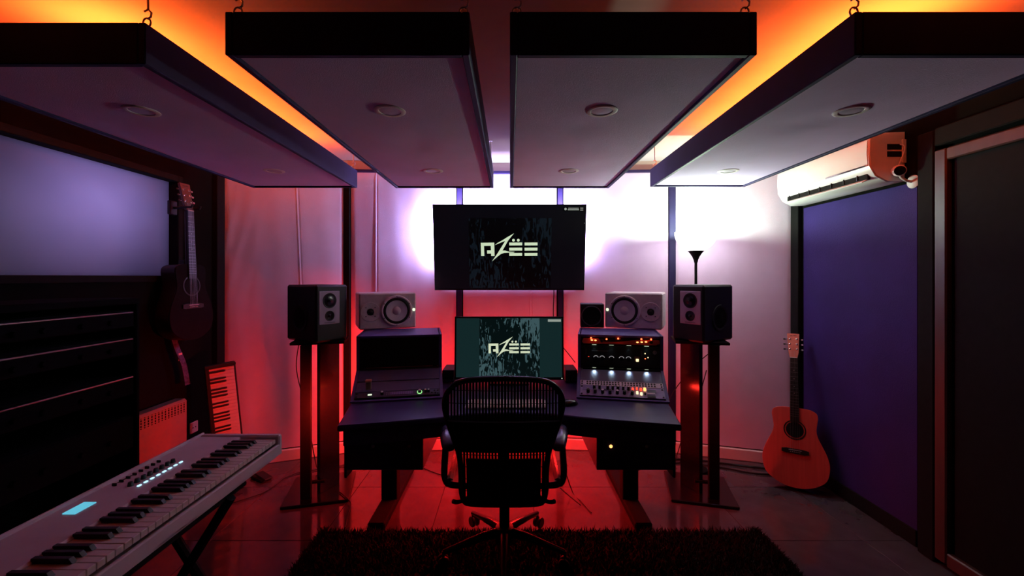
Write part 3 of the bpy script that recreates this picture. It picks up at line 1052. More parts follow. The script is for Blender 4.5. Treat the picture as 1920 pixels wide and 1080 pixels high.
# ================================================================== monitors
def near_field(M, s, label):
    """white two-way speaker on its side; s=+1 woofer on the local right"""
    t = thing('studio_monitor', label, 'speaker', M, 'white speakers on the rack turrets')
    w, h, d = .385, .248, .32
    MB().box((0, 0, h / 2), (w, d, h), .008).build('cabinet', SPKWHITE, t)
    wx = s * .057
    fr = -d / 2
    wo = MB(T(wx, fr, h / 2) @ RX(90)).lathe([(.091, .006), (.095, .011), (.103, .011), (.108, .006), (.108, -.002)], 40).build('woofer_ring', SPKWHITE, t)
    MB(T(wx, fr, h / 2) @ RX(90)).lathe([(.072, .006), (.076, .0105), (.084, .0115), (.093, .006)], 40).build('surround', RUBBER, wo)
    MB(T(wx, fr, h / 2) @ RX(90)).lathe([(.030, -.022 + .024), (.050, -.002 + .008), (.074, .0075)], 40).build('cone', CONE, wo)
    MB(T(wx, fr, h / 2) @ RX(90)).lathe([(0, .012), (.012, .0105), (.022, .006), (.029, .0015)], 28).build('dust_cap', CONE, wo)
    for k in range(6):
        a = R(90 + 60 * k)
        MB(T(wx + .099 * math.cos(a), fr - .0105, h / 2 + .099 * math.sin(a)) @ RX(90)).lathe([(0, .002), (.003, .002), (.004, 0)], 8).build('screw', BLACK, t)
    tx = -s * .118
    wg = MB(T(tx, fr, h / 2 - .004) @ RX(90)).lathe([(.066, .0015), (.064, .004), (.045, .003), (.026, .001), (.024, .0006)], 36).build('waveguide', SPKWHITE, t)
    MB(T(tx, fr, h / 2 - .004) @ RX(90)).lathe([(0, .009), (.010, .007), (.016, .002), (.024, .0012)], 24).build('tweeter_dome', BLACK, wg)
    for a in (45, 135, 225, 315):
        MB(T(tx + .020 * math.cos(R(a)), fr, h / 2 - .004 + .020 * math.sin(R(a)))).box((0, -.003, 0), (.010, .005, .010), .002).build('guard_lug', BLACK, wg)
        MB(T(tx + .042 * math.cos(R(a)), fr - .0035, h / 2 - .004 + .042 * math.sin(R(a))) @ RX(90)).lathe([(0, .002), (.003, .002), (.004, 0)], 8).build('screw', BLACK, t)
    MB(T(s * .1765, fr, h / 2 + .004) @ RX(90)).lathe([(0, .005), (.008, .0045), (.0105, 0)], 18).build('power_light', E_WHITE, t)
    return t


TOPZ = DZ + 0.3425
near_field(T(.855, 2.965, TOPZ) @ RZ(-24) @ T(0, .16, 0), -1, 'white speaker lying on the right rack turret')
near_field(T(-.845, 2.965, TOPZ) @ RZ(24) @ T(0, .16, 0), 1, 'white speaker lying on the left rack turret')
# small cube speaker
g = thing('cube_speaker', 'small black cube speaker tucked beside the white speaker', 'speaker', T(.585, 3.03, TOPZ) @ RZ(-8))
MB().box((0, .075, .084), (.165, .15, .168), .004).build('cabinet', BLACK, g)
MB(T(-.005, 0, .084) @ RX(90)).lathe([(.064, .002), (.066, .007), (.070, .007), (.072, 0)], 36).build('ring', mat('dark_ring', (0.10, 0.09, 0.10), .3), g)
MB(T(-.005, 0, .084) @ RX(90)).lathe([(0, .001), (.02, .0015), (.064, .005)], 30).build('cone', BLACKMAT, g)


def big_speaker(s, label):
    M = T(s * 1.305, 2.89, 1.031) @ RZ(-57 * s)
    t = thing('midfield_speaker', label, 'speaker', M, 'black speakers on the floor stands')
    w, d, h = .233, .336, .37
    MB().box((0, 0, h / 2), (w, d, h), .012).build('cabinet', BLACK, t)
    fr = -d / 2
    px, pz = -s * .022 * -1, .222
    pl = MB().box((px, fr - .001, pz), (.150, .006, .215), .006)
    pl.build('driver_plate', GREYP, t)
    for z, r_ in ((pz + .045, .050), (pz - .054, .034)):
        dv = MB(T(px, fr - .003, z) @ RX(90)).lathe([(r_, 0.001), (r_ * .97, .004), (r_ * .85, .003)], 32).build('driver', RUBBER, t)
        MB(T(px, fr - .003, z) @ RX(90)).lathe([(0, .008), (r_ * .2, .006), (r_ * .35, .0015), (r_ * .86, .003)], 28).build('cone', BLACKGLOSS, dv)
    MB().box((px, fr - .0045, pz - .097), (.075, .001, .004)).build('print_line', PRINTD, t)
    for q in (-1, 1):
        wo = MB(T(q * w / 2, .01, h * .41) @ RY(90 * q)).lathe([(.088, 0), (.086, .006), (.076, .007), (.068, .003)], 36).build('side_woofer', RUBBER, t)
        MB(T(q * w / 2, .01, h * .41) @ RY(90 * q)).lathe([(0, .006), (.024, .004), (.034, .001), (.069, .003)], 32).build('cone', BLACKMAT, wo)
    return t


def stand(s, label):
    M = T(s * 1.285, 2.905, 0) @ RZ(-14 * s)
    t = thing('speaker_stand', label, 'speaker stand', M, 'floor stands for the black speakers')
    MB().box((0, 0, .011), (.405, .42, .018), .003).build('base_plate', BLACKGLOSS, t)
    MB().box((0, 0, 1.021), (.33, .27, .018), .003).build('top_plate', BLACKMAT, t)
    MB().box((s * .069, -.125, .516), (.064, .040, .992), .003).build('post', BLACKMAT, t)
    MB(T(-s * .050, -.02, .516) @ RZ(-s * 51)).box((0, 0, 0), (.165, .03, .992), .003).build('post', POSTM, t)
    MB().box((s * .01, -.085, .10), (.10, .02, .02), .003).build('brace', BLACKMAT, t)
    return t


stand(-1, 'left black twin-post speaker stand beside the white keyboard')
stand(1, 'right black twin-post speaker stand in front of the floor lamp')
big_speaker(-1, 'black speaker with grey driver plate on the left stand')
big_speaker(1, 'black speaker with grey driver plate on the right stand')

# ------------------------------------------------------------------ computer monitor and things on the desk
MW, MH = .715, .412
MM = T(-.005, 2.80, DZ + .030 + MH / 2) @ RX(-3)
g = thing('computer_monitor', 'computer monitor with pale logo over grey green grunge on the desk', 'monitor', MM)
MB().box((0, .018, 0), (MW, .030, MH), .005).build('housing', BLACK, g)
MSCR = mat_screen('monitor_picture', MW, MH, (0.006, 0.019, 0.020), (0.042, 0.085, 0.095), (-.195, .20, -.20, .20), 1.0)
MB().box((0, 0, .003), (MW - .022, .004, MH - .028)).build('screen', MSCR, g, 0)
bz = MB()
for c, s in (((0, 0, MH / 2 - .005), (MW, .010, .010)), ((0, 0, -MH / 2 + .008), (MW, .010, .016)), ((-MW / 2 + .005, 0, 0), (.010, .010, MH)), ((MW / 2 - .005, 0, 0), (.010, .010, MH))):
    bz.box(c, s, .001)
bz.build('bezel', BLACK, g)
logo(g, 0.001 * 0.2145, -0.0022, E_LOGO2, T(0, 0, -.003))
MB().box((.298, -.0026, .180), (.086, .001, .016)).build('notification', mat_emit('note_pale', (.45, .52, .45), .6), g)
MB().box((.345, -.0055, -.196), (.005, .001, .005)).build('power_light', E_WHITE, g)
MB().box((0, .05, -.10), (.08, .05, .2), .01).build('stand_neck', BLACK, g)
MB().box((0, .05, -.229), (.26, .20, .012), .004, RX(3)).build('stand_foot', BLACK, g)
for s, lab in ((-1, 'low black box left of the computer monitor'), (1, 'low black box right of the computer monitor')):
    g = thing('hardware_box', lab, 'box', T(s * .408, 2.91, DZ + .001), 'low boxes beside the monitor')
    MB().box((0, 0, .045), (.080, .18, .082), .004).build('case', BLACK, g)
    for q in (-1, 1):
        MB().box((q * .03, 0, .002), (.02, .12, .004)).build('foot', RUBBER, g)
    for i in range(5):
        MB().box((-.03 + i * .015, -.0905, .02), (.006, .002, .004)).build('port', METAL, g)
# white computer keyboard in front of the monitor
kb = thing('computer_keyboard', 'pale computer keyboard on the desk, seen through the chair mesh', 'keyboard', T(-.02, 2.33, DZ))
MB().box((0, 0, .007), (.44, .135, .012), .004).build('case', WHITEP, kb)
kc = MB().box((0, 0, 0), (.0165, .0165, .006), .002).mesh('key', KEYW)
for r_ in range(5):
    for i in range(22):
        part('key', kc, kb, T(-.20 + i * .019, -.048 + r_ * .024, .016))
ms = MB()
ms.lathe([(0, .030), (.012, .029), (.024, .022), (.030, .010), (.031, .003), (.029, .001), (0, .001)], 24, Matrix.Diagonal((1, 1.7, 1, 1)))
g = thing('computer_mouse', 'dark computer mouse on the desk right of the chair', 'mouse', T(.325, 2.34, DZ) @ RZ(-70))
ms.build('shell', BLACKGLOSS, g)
MB().cyl((0, 0, 0), .006, .006, 12, T(-.003, -.028, .022) @ RY(90)).build('wheel', GREYP, g)
MB().box((0, -.047, .010), (.02, .004, .006), .002).build('front_light', E_REDD, g)

# ================================================================== floor lamp
lp = thing('floor_lamp', 'black torchiere floor lamp with glowing bowl behind the right speaker', 'lamp', T(1.395, 3.20, 0))
LZ = 1.79
MB().lathe([(0, .002), (.082, .002), (.082, .020), (.07, .028), (.02, .036), (0, .036)], 36).build('base', BLACKMAT, lp)
MB().cyl((0, 0, .02), .010, 1.56, 14).build('pole', BLACKMAT, lp)
MB().lathe([(.012, 1.56), (.016, 1.58), (.026, 1.605), (.044, 1.633), (.058, 1.648), (.056, 1.650), (0.0, 1.64)], 32).build('cup', BLACKMAT, lp)
bw = []
for k in range(13):
    a = R(-90 + 7.5 * k) if k else R(-89)
    bw.append((.150 * math.cos(R(-90 + 90 * k / 12)), LZ + .150 * math.sin(R(-90 + 90 * k / 12))))
MB().lathe(bw + [(.146, LZ), (.10, LZ - .10), (0, LZ - .143)], 40).build('bowl', BOWL, lp, 60)
MB(T(0, 0, LZ - .06)).lathe([(0, .03), (.02, .025), (.03, .005), (.022, -.02), (.012, -.05), (.012, -.085), (0, -.085)], 20).build('bulb', E_YEL, lp)
point('floor_lamp_bulb', (1.395, 3.20, LZ + .005), .025, LAMP_COL, P_LAMP)

# ================================================================== air conditioner on the right wall
ac = thing('air_conditioner', 'white split air conditioner high on the right wall', 'air conditioner', T(RXW - .002, 2.78, 1.985) @ RZ(-90))
# local: x along wall (towards camera is +x), -y into the room
AL = .82
profile = [(0, 0.0), (-.10, -.005), (-.165, .03), (-.198, .085), (-.203, .16), (-.200, .235), (-.175, .268), (0, .275)]
sideM = Matrix(((0, 1, 0, 0), (1, 0, 0, 0), (0, 0, 1, 0), (0, 0, 0, 1)))
MB(sideM).prism(profile, -AL / 2, AL / 2, bev=.006).build('housing', ACW, ac, 40)
pf = [(-.168, .062), (-.201, .09), (-.207, .16), (-.204, .225), (-.198, .235), (-.196, .10)]
MB(sideM).prism(pf, -AL / 2 + .012, AL / 2 - .012).build('front_panel', ACW, ac, 40)
MB().box((.02, -.168, .036), (AL - .12, .018, .036), .003, None).build('outlet', BLACKMAT, ac)
lv = MB().box((0, 0, 0), (AL - .14, .062, .006), .002, T(.02, -.172, .018) @ RX(28))
lv.build('louvre', ACW, ac)
for i in range(7):
    MB().box((-.30 + i * .10, -.178, .040), (.004, .010, .028)).build('vane', BLACK, ac)
MB().box((.24, -.2075, .088), (.30, .003, .010), .001).build('trim_line', CHROME, ac)
for z in (.165, .125):
    MB().box((AL / 2 + .001, -.060, z + .025), (.002, .085, .030)).build('sticker', BLACKMAT, ac)
MB().box((AL / 2 + .004, -.012 + .0, .165), (.008, .022, .13), .002).build('side_cover', ACW, ac)
cam2 = thing('security_camera', 'small black and white camera on the wall beside the air conditioner', 'camera', T(RXW - .0145, 2.310, 1.968))
MB(RY(-90)).lathe([(0, .012), (.028, .010), (.036, .004), (.036, 0)], 24).build('mount', WHITEP, cam2)
MB().tube([(-.01, 0, 0), (-.04, -.002, .004), (-.062, .004, .022), (-.066, .008, .04)], .007, 8).build('arm', WHITEP, cam2)
MB(T(-.068, .012, .062) @ RZ(-35) @ RX(100)).lathe([(0, .030), (.018, .031), (.026, .028), (.030, .018), (.031, -.024), (.022, -.032), (0, -.034)], 24).build('body', SPKWHITE, cam2)
MB(T(-.068, .012, .062) @ RZ(-35) @ RX(100)).lathe([(0, .034), (.012, .034), (.024, .0322), (.025, .030)], 24).build('lens', BLACKGLOSS, cam2)
MB().tube(bezier((-.06, .03, .07), (-.03, .05, .14), (-.01, .0, .2), (-.02, .06, .22)), .003, 6).build('cable', SPKWHITE, cam2)


# ================================================================== guitars
def guitar(M, label, top, side, head, w=0.40, L=.53, hang=False, marks=True):
    t = thing('acoustic_guitar', label, 'guitar', M)
    half = [(0, 0), (.30, .012), (.62, .06), (.90, .15), (1.0, .30), (.95, .43), (.80, .56), (.68, .66), (.645, .74), (.675, .83), (.70, .895), (.665, .95), (.54, .983), (.34, .997), (0, 1.0)]
    pts = [(x * w / 2, z * L) for x, z in half]
    sm = spline([(x, z, 0) for x, z in pts], 4)
    rt = [(p.x, p.y) for p in sm]
    outl = rt + [(-x, z) for x, z in rt[-2:0:-1]]
    dp = .105
    MB().prism(outl, .004, dp, bev=.004).build('body', side, t, 40)
    tp = MB().prism(outl, -.0005, .006, bev=.002).build('soundboard', top, t, 40)
    sh = L * .715
    MB(T(0, -.0012, sh) @ RX(90)).lathe([(0, 0), (.052, 0), (.052, .0006), (0, .0006)], 36).build('soundhole', BLACKMAT, t)
    MB(T(0, -.0012, sh) @ RX(90)).lathe([(.058, 0), (.058, .0007), (.066, .0007), (.066, 0)], 36).build('rosette', ROSEW, t)
    bz_ = L * .45
    MB().prism([(-.078, bz_ - .012), (-.05, bz_ - .017), (.05, bz_ - .017), (.078, bz_ - .012), (.078, bz_ + .010), (.05, bz_ + .015), (-.05, bz_ + .015), (-.078, bz_ + .010)], -.010, 0).build('bridge', ROSEW, t, 0)
    MB().box((0, -.012, bz_ + .006), (.074, .006, .003)).build('saddle', WHITEP, t)
    for i in range(6):
        MB(T(-.027 + i * .0108, -.010, bz_ - .006) @ RX(90)).lathe([(0, .004), (.0022, .003), (.0026, 0)], 8).build('bridge_pin', KEYW, t)
    nz = L + .345
    MB().prism([(-.027, L * .81), (.027, L * .81), (.0215, nz), (-.0215, nz)], -.009, .002).build('fretboard', ROSEW, t, 0)
    MB().prism([(-.026, L - .01), (.026, L - .01), (.021, nz), (-.021, nz)], .002, .022, bev=.006).build('neck', side, t)
    MB().prism([(-.03, L - .05), (.03, L - .05), (.024, L + .03), (-.024, L + .03)], .018, .07, bev=.008).build('heel', side, t)
    for k in range(1, 18):
        z = nz - .645 * (1 - 2 ** (-k / 12))
        f = (z - L * .81) / (nz - L * .81)
        if f < 0:
            break
        hw = .027 + (.0215 - .027) * f
        MB().box((0, -.0097, z), (hw * 2, .0018, .0014)).build('fret', METAL, t)
        if k in (3, 5, 7, 9):
            MB(T(0, -.0092, z + .014) @ RX(90)).lathe([(0, .0006), (.003, .0005), (.003, 0)], 10).build('inlay', KEYW, t)
    MB().box((0, -.010, nz + .002), (.043, .006, .004)).build('nut', KEYW, t)
    HT = T(0, 0, nz + .004) @ RX(-10)
    hd = MB(HT).prism([(-.022, 0), (.022, 0), (.030, .036), (.037, .175), (.034, .178), (-.034, .178), (-.037, .175), (-.030, .036)], -.004, .012).build('headstock', head, t, 0)
    if marks:
        for i, (x, ww) in enumerate(((-.012, .016), (.010, .022))):
            MB(HT).box((x, -.0045, .160 + .002 * i), (ww, .0008, .004)).build('head_script', ROSEW, hd)
    for s in (-1, 1):
        for k in range(3):
            z = .060 + k * .038
            MB(HT @ T(s * .021, -.004, z) @ RX(90)).lathe([(0, .012), (.003, .012), (.0035, .002), (.006, .001), (.006, 0)], 12).build('tuning_post', CHROME, t)
            tn = MB(HT).tube([(s * .03, .006, z), (s * .048, .006, z)], .0028, 6).build('tuner_shaft', CHROME, t)
            MB(HT).lathe([(0, -.003), (.006, -.003), (.0085, 0), (.006, .003), (0, .003)], 14, T(s * .054, .006, z) @ RX(90) @ Matrix.Diagonal((1.0, .8, 1, 1))).build('tuner_button', CHROME if s > 0 else BLACK, tn)
    for i in range(6):
        x0 = -.027 + i * .0108
        x1 = -.018 + i * .0072
        z1 = nz + .06
        MB().tube([(x0, -.0135, bz_ + .006), (x1, -.0128, nz + .002), (x1 * 1.1, -.002, nz + .05)], .0006, 4).build('string', METAL, t)
    return t


guitar(T(1.925, 2.875, .030) @ RZ(-31) @ RX(-15), 'natural wood acoustic guitar leaning in the right corner', GTOP, GSIDE, GHEAD, .385, .525)
guitar(T(LX + .150, 2.765, 1.045) @ RZ(84) @ RX(-2), 'dark acoustic guitar hanging on the black left wall', DARKTOP, mat('dark_mahogany', (0.025, 0.008, 0.006), .4), mat('dark_head', (0.10, 0.05, 0.04), .4), .335, .49)
g = thing('guitar_hanger', 'black wall hanger holding the dark guitar', 'hanger', T(LX, 2.765, 1.90))
MB().box((.012, 0, 0), (.022, .06, .09), .004).build('wall_plate', BLACK, g)
MB().tube([(.02, 0, 0), (.10, 0, .0)], .008, 8).build('arm', BLACK, g)
MB().tube([(.17, -.035, .015), (.165, -.036, 0), (.10, -.034, 0), (.10, .034, 0), (.165, .036, 0), (.17, .035, .015)], .007, 8).build('yoke', RUBBER, g)
# patterned strap hanging below
g = thing('guitar_strap', 'narrow patterned guitar strap dangling below the dark guitar', 'strap', T(LX + .05, 2.76, 0))
pts = spline([(0.0, -.03, 1.06), (.01, -.01, .98), (.02, .02, .90), (.015, .05, .82), (.02, .06, .74)], 6)
sv, sf = [], []
for i, p in enumerate(pts):
    for q in (-1, 1):
        sv += [(p.x + .001, p.y + q * .022, p.z), (p.x - .002, p.y + q * .022, p.z)]
for i in range(len(pts) - 1):
    a = i * 4
    sf += [(a, a + 2, a + 6, a + 4), (a + 1, a + 5, a + 7, a + 3), (a, a + 4, a + 5, a + 1), (a + 2, a + 3, a + 7, a + 6)]
MB().add(sv, sf).build('band', mat('strap_blue', (0.06, 0.06, 0.16), .7, var=.9, scale=60), g)
MB().box((.014, .005, .935), (.004, .03, .05), .001, T(0, 0, 0)).build('pattern_patch', SPKWHITE, g)


# ================================================================== keyboards
def piano(M, label, nwhite, start, body_m, depth, extra=False, name='synthesizer'):
    """local x along the keys (high notes right), -y towards the player"""
    t = thing(name, label, 'keyboard', M)
    pitch = .0235
    kl = nwhite * pitch
    left = .12 if extra else .05
    x0 = -kl / 2
    # body: bottom tray, back deck, end cheeks
    MB().box((0, -depth / 2 + .006, -.052), (kl + .02, .012, .042), .003).build('front_rail', body_m, t)
    MB().box((0, 0, -.070), (kl + .05, depth, .012), .003).build('bottom', body_m, t)
    deck = depth - .155
    MB().box((0, depth / 2 - deck / 2, -.033), (kl + .05, deck, .066), .005).build('deck', body_m, t)
    for s in (-1, 1):
        MB().box((s * (kl / 2 + .014), 0, -.034), (.024, depth, .080), .005).build('end_cheek', body_m, t)
    wk = MB().box((0, 0, 0), (pitch - .0011, .147, .018), .0015).mesh('white_key', KEYW)
    bk = MB().prism([(-.048, 0), (.048, 0), (.048, .012), (-.040, .012)], -.0058, .0058, sideM, .001).mesh('black_key', BLACK)
    ky = -depth / 2 + .013 + .0735
    pat = [0, 1, 3, 4, 5]           # white index in octave with a black key to its right (C D F G A)
    for i in range(nwhite):
        part('white_key', wk, t, T(x0 + pitch * (i + .5), ky, -.017))
    for i in range(nwhite - 1):
        if (i + start) % 7 in pat:
            part('black_key', bk, t, T(x0 + pitch * (i + 1), ky + .025, -.008))
    if extra:
        yd = depth / 2
        MB().box((0, yd - .006, .004), (kl + .05, .010, .012), .002).build('rear_ridge', body_m, t)
        for i in range(8):
            x = .205 + i * .024
            MB().box((x, 0.050, .0015), (.011, .006, .003)).build('lit_key', E_CYAN, t)
            MB(T(x, 0.078, 0)).lathe([(0, .012), (.006, .012), (.008, 0)], 16).build('knob', BLACK, t)
            MB().box((x, 0.128, .003), (.004, .014, .010), .001).build('slider', BLACK, t)
        MB().box((.075, .105, .001), (.06, .035, .003)).build('display', E_SCREENC, t)
        MB().box((.25, yd - .03, .0006), (.05, .006, .001)).build('print_line', PRINTD, t)
    return t


piano(T(-1.105, 1.125, .80) @ RZ(90), 'long white stage keyboard running along the left side', 52, 5, KEYBODY, .33, True)
# its black x stand
g = thing('keyboard_stand', 'black x stand under the white stage keyboard', 'keyboard stand', T(-1.105, 1.125, 0))
for y in (-.30, .34):
    b1 = MB()
    for s in (-1, 1):
        MB().tube([(s * .26, y + s * .02, .03), (-s * .16, y + s * .02, .705)], .016, 8).build('beam', BLACKMAT, g)
for s in (-1, 1):
    MB().tube([(s * .26, -.38, .022), (s * .26, .42, .022)], .018, 8).build('foot_bar', BLACKMAT, g)
    MB().tube([(s * .14, -.38, .706), (s * .14, .42, .706)], .012, 8).build('top_bar', BLACKMAT, g)
MB().cyl((0, 0, 0), .03, .06, 16, T(-.05, .31, .367) @ RX(90)).build('hub', BLACK, g)

up = Matrix(((0, -1, 0, 0), (0, 0, -1, 0), (1, 0, 0, 0), (0, 0, 0, 1)))
piano(T(-1.94, 2.92, .445) @ RY(-6) @ RZ(38) @ up, 'slim keyboard standing on end against the black left wall', 33, 0, BLACK, .180, False, 'upright_midi_keyboard')
# sustain pedal on the floor
g = thing('sustain_pedal', 'black foot pedal on the floor behind the keyboard end', 'pedal', T(-1.79, 3.07, 0) @ RZ(60))
MB().box((0, 0, .012), (.075, .15, .024), .006).build('base', BLACK, g)
MB().box((0, -.03, .034), (.062, .13, .012), .005, RX(7)).build('treadle', RUBBER, g)

# ------------------------------------------------------------------ left wall: heater and equipment rack
g = thing('convector_heater', 'cream wall heater with gridded vent on the left wall', 'heater', T(LX + .004, 2.465, .20) @ RZ(90))
MB().box((0, -.045, .23), (.66, .085, .46), .012).build('case', HEATER, g)
for i in range(25):
    MB().box((-.30 + i * .0248, -.0885, .41), (.006, .003, .062)).build('grille_slot', BLACKMAT, g)
for k in range(4):
    MB().box((0, -.0895, .388 + k * .016), (.62, .003, .004)).build('grille_bar', HEATER, g)
DIMBLACK = mat('dim_black', (0.004, 0.004, 0.004), 0.95, var=0.2, scale=20, spec=0.05)
RKX, RKY = LX + .20, 1.77
g = thing('equipment_rack', 'tall black equipment rack under the added frosted pane', 'equipment rack', T(RKX, RKY, 0) @ RZ(90))
for z in (1.335, .05):
    MB().box((0, 0, z), (.66, .36, .03), .004).build('shelf', DIMBLACK, g)
for s in (-1, 1):
    MB().box((s * .32, 0, .69), (.02, .36, 1.27), .004).build('side_panel', DIMBLACK, g)
MB().box((0, .175, .69), (.62, .01, 1.25)).build('rear_panel', DIMBLACK, g)
for i, (z, h, m_, lab) in enumerate(((1.25, .085, METAL, 'black rack unit with thin silver edge, topmost in the tall rack'), (1.12, .088, METAL, 'black rack unit with silver edge, second from the top of the tall rack'),
                                     (.93, .10, METAL, 'black rack unit, third from the top of the tall rack'), (.70, .16, None, 'thick black rack unit low in the tall rack'))):
    u = thing('rack_unit', lab, 'rack unit', T(RKX, RKY, z) @ RZ(90), 'units in the tall rack')
    MB().box((0, -.01, 0), (.615, .30, h), .004).build('case', DIMBLACK, u)
    MB().box((0, -.166, 0), (.615, .008, h - .01), .002).build('faceplate', DIMBLACK, u)
    if m_:
        MB().box((.0, -.172, h / 2 - .012), (.60, .006, .007), .002).build('edge_strip', m_, u)
    for q in (-.2, -.1, .05, .18):
        knob(u, q, -.01, .012, .014, DIMBLACK, None, -.169)
    for q in (-1, 1):
        MB().box((q * .304, 0, -h / 2 - .006), (.010, .28, .012)).build('runner', BLACK, u)

g = thing('wall_outlet', 'small pale wall outlet low on the black left wall', 'outlet', T(LX, 2.96, .41) @ RZ(90))
MB().box((0, -.006, 0), (.075, .010, .075), .003).build('plate', WHITEP, g)
for q in (-1, 1):
    MB(T(q * .012, -.011, 0) @ RX(90)).lathe([(0, .0012), (.004, .0012), (.005, 0)], 10).build('socket_hole', BLACKMAT, g)

# ================================================================== office chair (seen from behind)
ch = thing('office_chair', 'black mesh backed office chair pushed up to the desk', 'chair', T(-.028, 2.20, 0.016))
BYL = -.28                        # back plane, local y (towards the camera)


def back_pt(x, z):
    """curved back: wraps towards the sitter at the sides, leans back at the top"""
    return (x, BYL - .05 * (z - .6) + .35 * x * x - .02 * math.sin((z - .45) * 5), z)


outline = [(0, .985), (.12, .980), (.20, .965), (.247, .925), (.265, .87), (.252, .80), (.225, .72), (.200, .64), (.192, .55), (.192, .47), (.180, .42), (.150, .405), (.0, .405)]
rt = [(p.x, p.y) for p in spline([(x, z, 0) for x, z in outline], 4)]
loop = [back_pt(x, z) for x, z in rt] + [back_pt(-x, z) for x, z in rt[-2:0:-1]]
MB().tube(loop, .0135, 8, closed=True).build('back_frame', BLACKGLOSS, ch, 60)


def half_w(z):
    best = 0
    for (x, a), (x2, b) in zip(rt[:-1], rt[1:]):
        if min(a, b) <= z <= max(a, b) and abs(a - b) > 1e-6:
            best = max(best, x + (x2 - x) * (z - a) / (b - a))
    return best


weave = MB()
n = 36
for i in range(n):
    x = -.255 + .51 * (i + .5) / n
    zs = [z for z in [.415 + .0142 * k for k in range(41)] if half_w(z) > abs(x) - .004]
    if len(zs) < 2:
        continue
    v, f = [], []
    for z in zs:
        a = back_pt(x - .0046, z)
        b = back_pt(x + .0046, z)
        v += [a, b, (b[0], b[1] + .002, b[2]), (a[0], a[1] + .002, a[2])]
    for k in range(len(zs) - 1):
        q = k * 4
        f += [(q, q + 1, q + 5, q + 4), (q + 2, q + 3, q + 7, q + 6), (q + 1, q + 2, q + 6, q + 5), (q + 3, q, q + 4, q + 7)]
    weave.add(v, f)
for k in range(9):
    z = .93 - k * .058
    hw = half_w(z)
    weave.tube([back_pt(-hw + hw * 2 * j / 10, z) for j in range(11)], .0018, 4)
wv = weave.build('mesh_weave', BLACKMAT, ch, 0)
wv['kind'] = 'stuff'
wv['label'] = 'see-through black mesh of the backrest'


def shell(z0, z1, off, th, shrink=.004, nz_=10):
    v, f = [], []
    nx = 14
    for j in range(nz_ + 1):
        z = z0 + (z1 - z0) * j / nz_
        hw = half_w(z) - shrink
        for i in range(nx + 1):
            x = -hw + 2 * hw * i / nx
            p = back_pt(x, z)
            v.append((p[0], p[1] - off, p[2]))
            v.append((p[0], p[1] - off - th, p[2]))
    W = (nx + 1) * 2
    for j in range(nz_):
        for i in range(nx):
            a = j * W + i * 2
            f += [(a, a + 2, a + W + 2, a + W), (a + 1, a + W + 1, a + W + 3, a + 3)]
    for i in range(nx):
        f += [(i * 2, i * 2 + 1, i * 2 + 3, i * 2 + 2)]
        a = nz_ * W + i * 2
        f += [(a, a + 2, a + 3, a + 1)]
    for j in range(nz_):
        for e in (0, nx * 2):
            a = j * W + e
            f += [(a, a + W, a + W + 1, a + 1)]
    return MB().add(v, f)


shell(.665, .80, .012, .022).build('lumbar_pad', BLACKMAT, ch)
shell(.42, .628, .010, .012, .03).build('sacral_pad', BLACKMAT, ch)
MB().tube([(0, BYL - .05, .78), (0, BYL - .055, .6), (0, BYL - .02, .45), (0, -.08, .37)], .022, 8).build('back_support', BLACKMAT, ch)
# seat
st = MB()
v, f = [], []
ns = 16
for j in range(ns + 1):
    y = -.24 + .50 * j / ns
    for i in range(ns + 1):
        x = -.245 + .49 * i / ns
        z = .475 + .10 * x * x * 2.2 - (0.35 * max(0, y - .14) ** 2 * 4) + .02 * max(0, -.14 - y) * 4
        v += [(x, y, z), (x, y, z - .03)]
W = (ns + 1) * 2
for j in range(ns):
    for i in range(ns):
        a = j * W + i * 2
        f += [(a, a + 2, a + W + 2, a + W), (a + 1, a + W + 1, a + W + 3, a + 3)]
    for e in (0, ns * 2):
        a = j * W + e
        f += [(a, a + W, a + W + 1, a + 1)]
for i in range(ns):
    for r_ in (0, ns * W):
        a = r_ + i * 2
        f += [(a, a + 2, a + 3, a + 1)]
MB().add(v, f).build('seat', BLACK, ch)
MB().tube([(-.25, -.22, .485), (-.255, .15, .487), (-.22, .25, .455)], .018, 8).build('seat_rim', mat('glossy_dark_rim', (0.10, 0.08, 0.08), .25), ch)
MB().tube([(.25, -.22, .485), (.255, .15, .487), (.22, .25, .455)], .018, 8).build('seat_rim', MATS['glossy_dark_rim'], ch)
MB().box((0, -.02, .40), (.20, .28, .085), .02).build('tilt_mechanism', BLACKMAT, ch)
MB().cyl((0, 0, .13), .026, .25, 18).build('gas_column', BLACKMAT, ch)
for s in (-1, 1):
    MB().tube(spline([(s * .13, -.05, .40), (s * .24, -.10, .41), (s * .285, -.14, .46), (s * .283, -.15, .58), (s * .275, -.15, .655)], 5), .016, 8).build('arm_post', BLACKGLOSS, ch)
    MB().tube(spline([(s * .10, -.10, .40), (s * .20, -.20, .385), (s * .235, -.23, .40)], 4), .010, 6).build('tilt_lever', BLACK, ch)
    pad = MB(T(s * .262, -.165, .685) @ RZ(-s * 8) @ RX(0))
    v, f = [], []
    na, nb_ = 14, 12
    pv = []
    for k in range(nb_ + 1):
        th = PI * k / nb_
        yy = -.125 * math.cos(th)
        rr = math.sin(th) ** .45 if 0 < k < nb_ else 0.001
        for i in range(na):
            a = 2 * PI * i / na
            pv.append((.042 * rr * math.copysign(abs(math.cos(a)) ** .75, math.cos(a)), yy, .026 * rr * math.copysign(abs(math.sin(a)) ** .75, math.sin(a)) - .020 * (yy / .125) ** 2 * (1 if yy < 0 else .4)))
    for k in range(nb_):
        for i in range(na):
            i2 = (i + 1) % na
            f.append((k * na + i, k * na + i2, (k + 1) * na + i2, (k + 1) * na + i))
    pad.add(pv, f)
    pad.build('armrest', BLUEPAD, ch, 60)
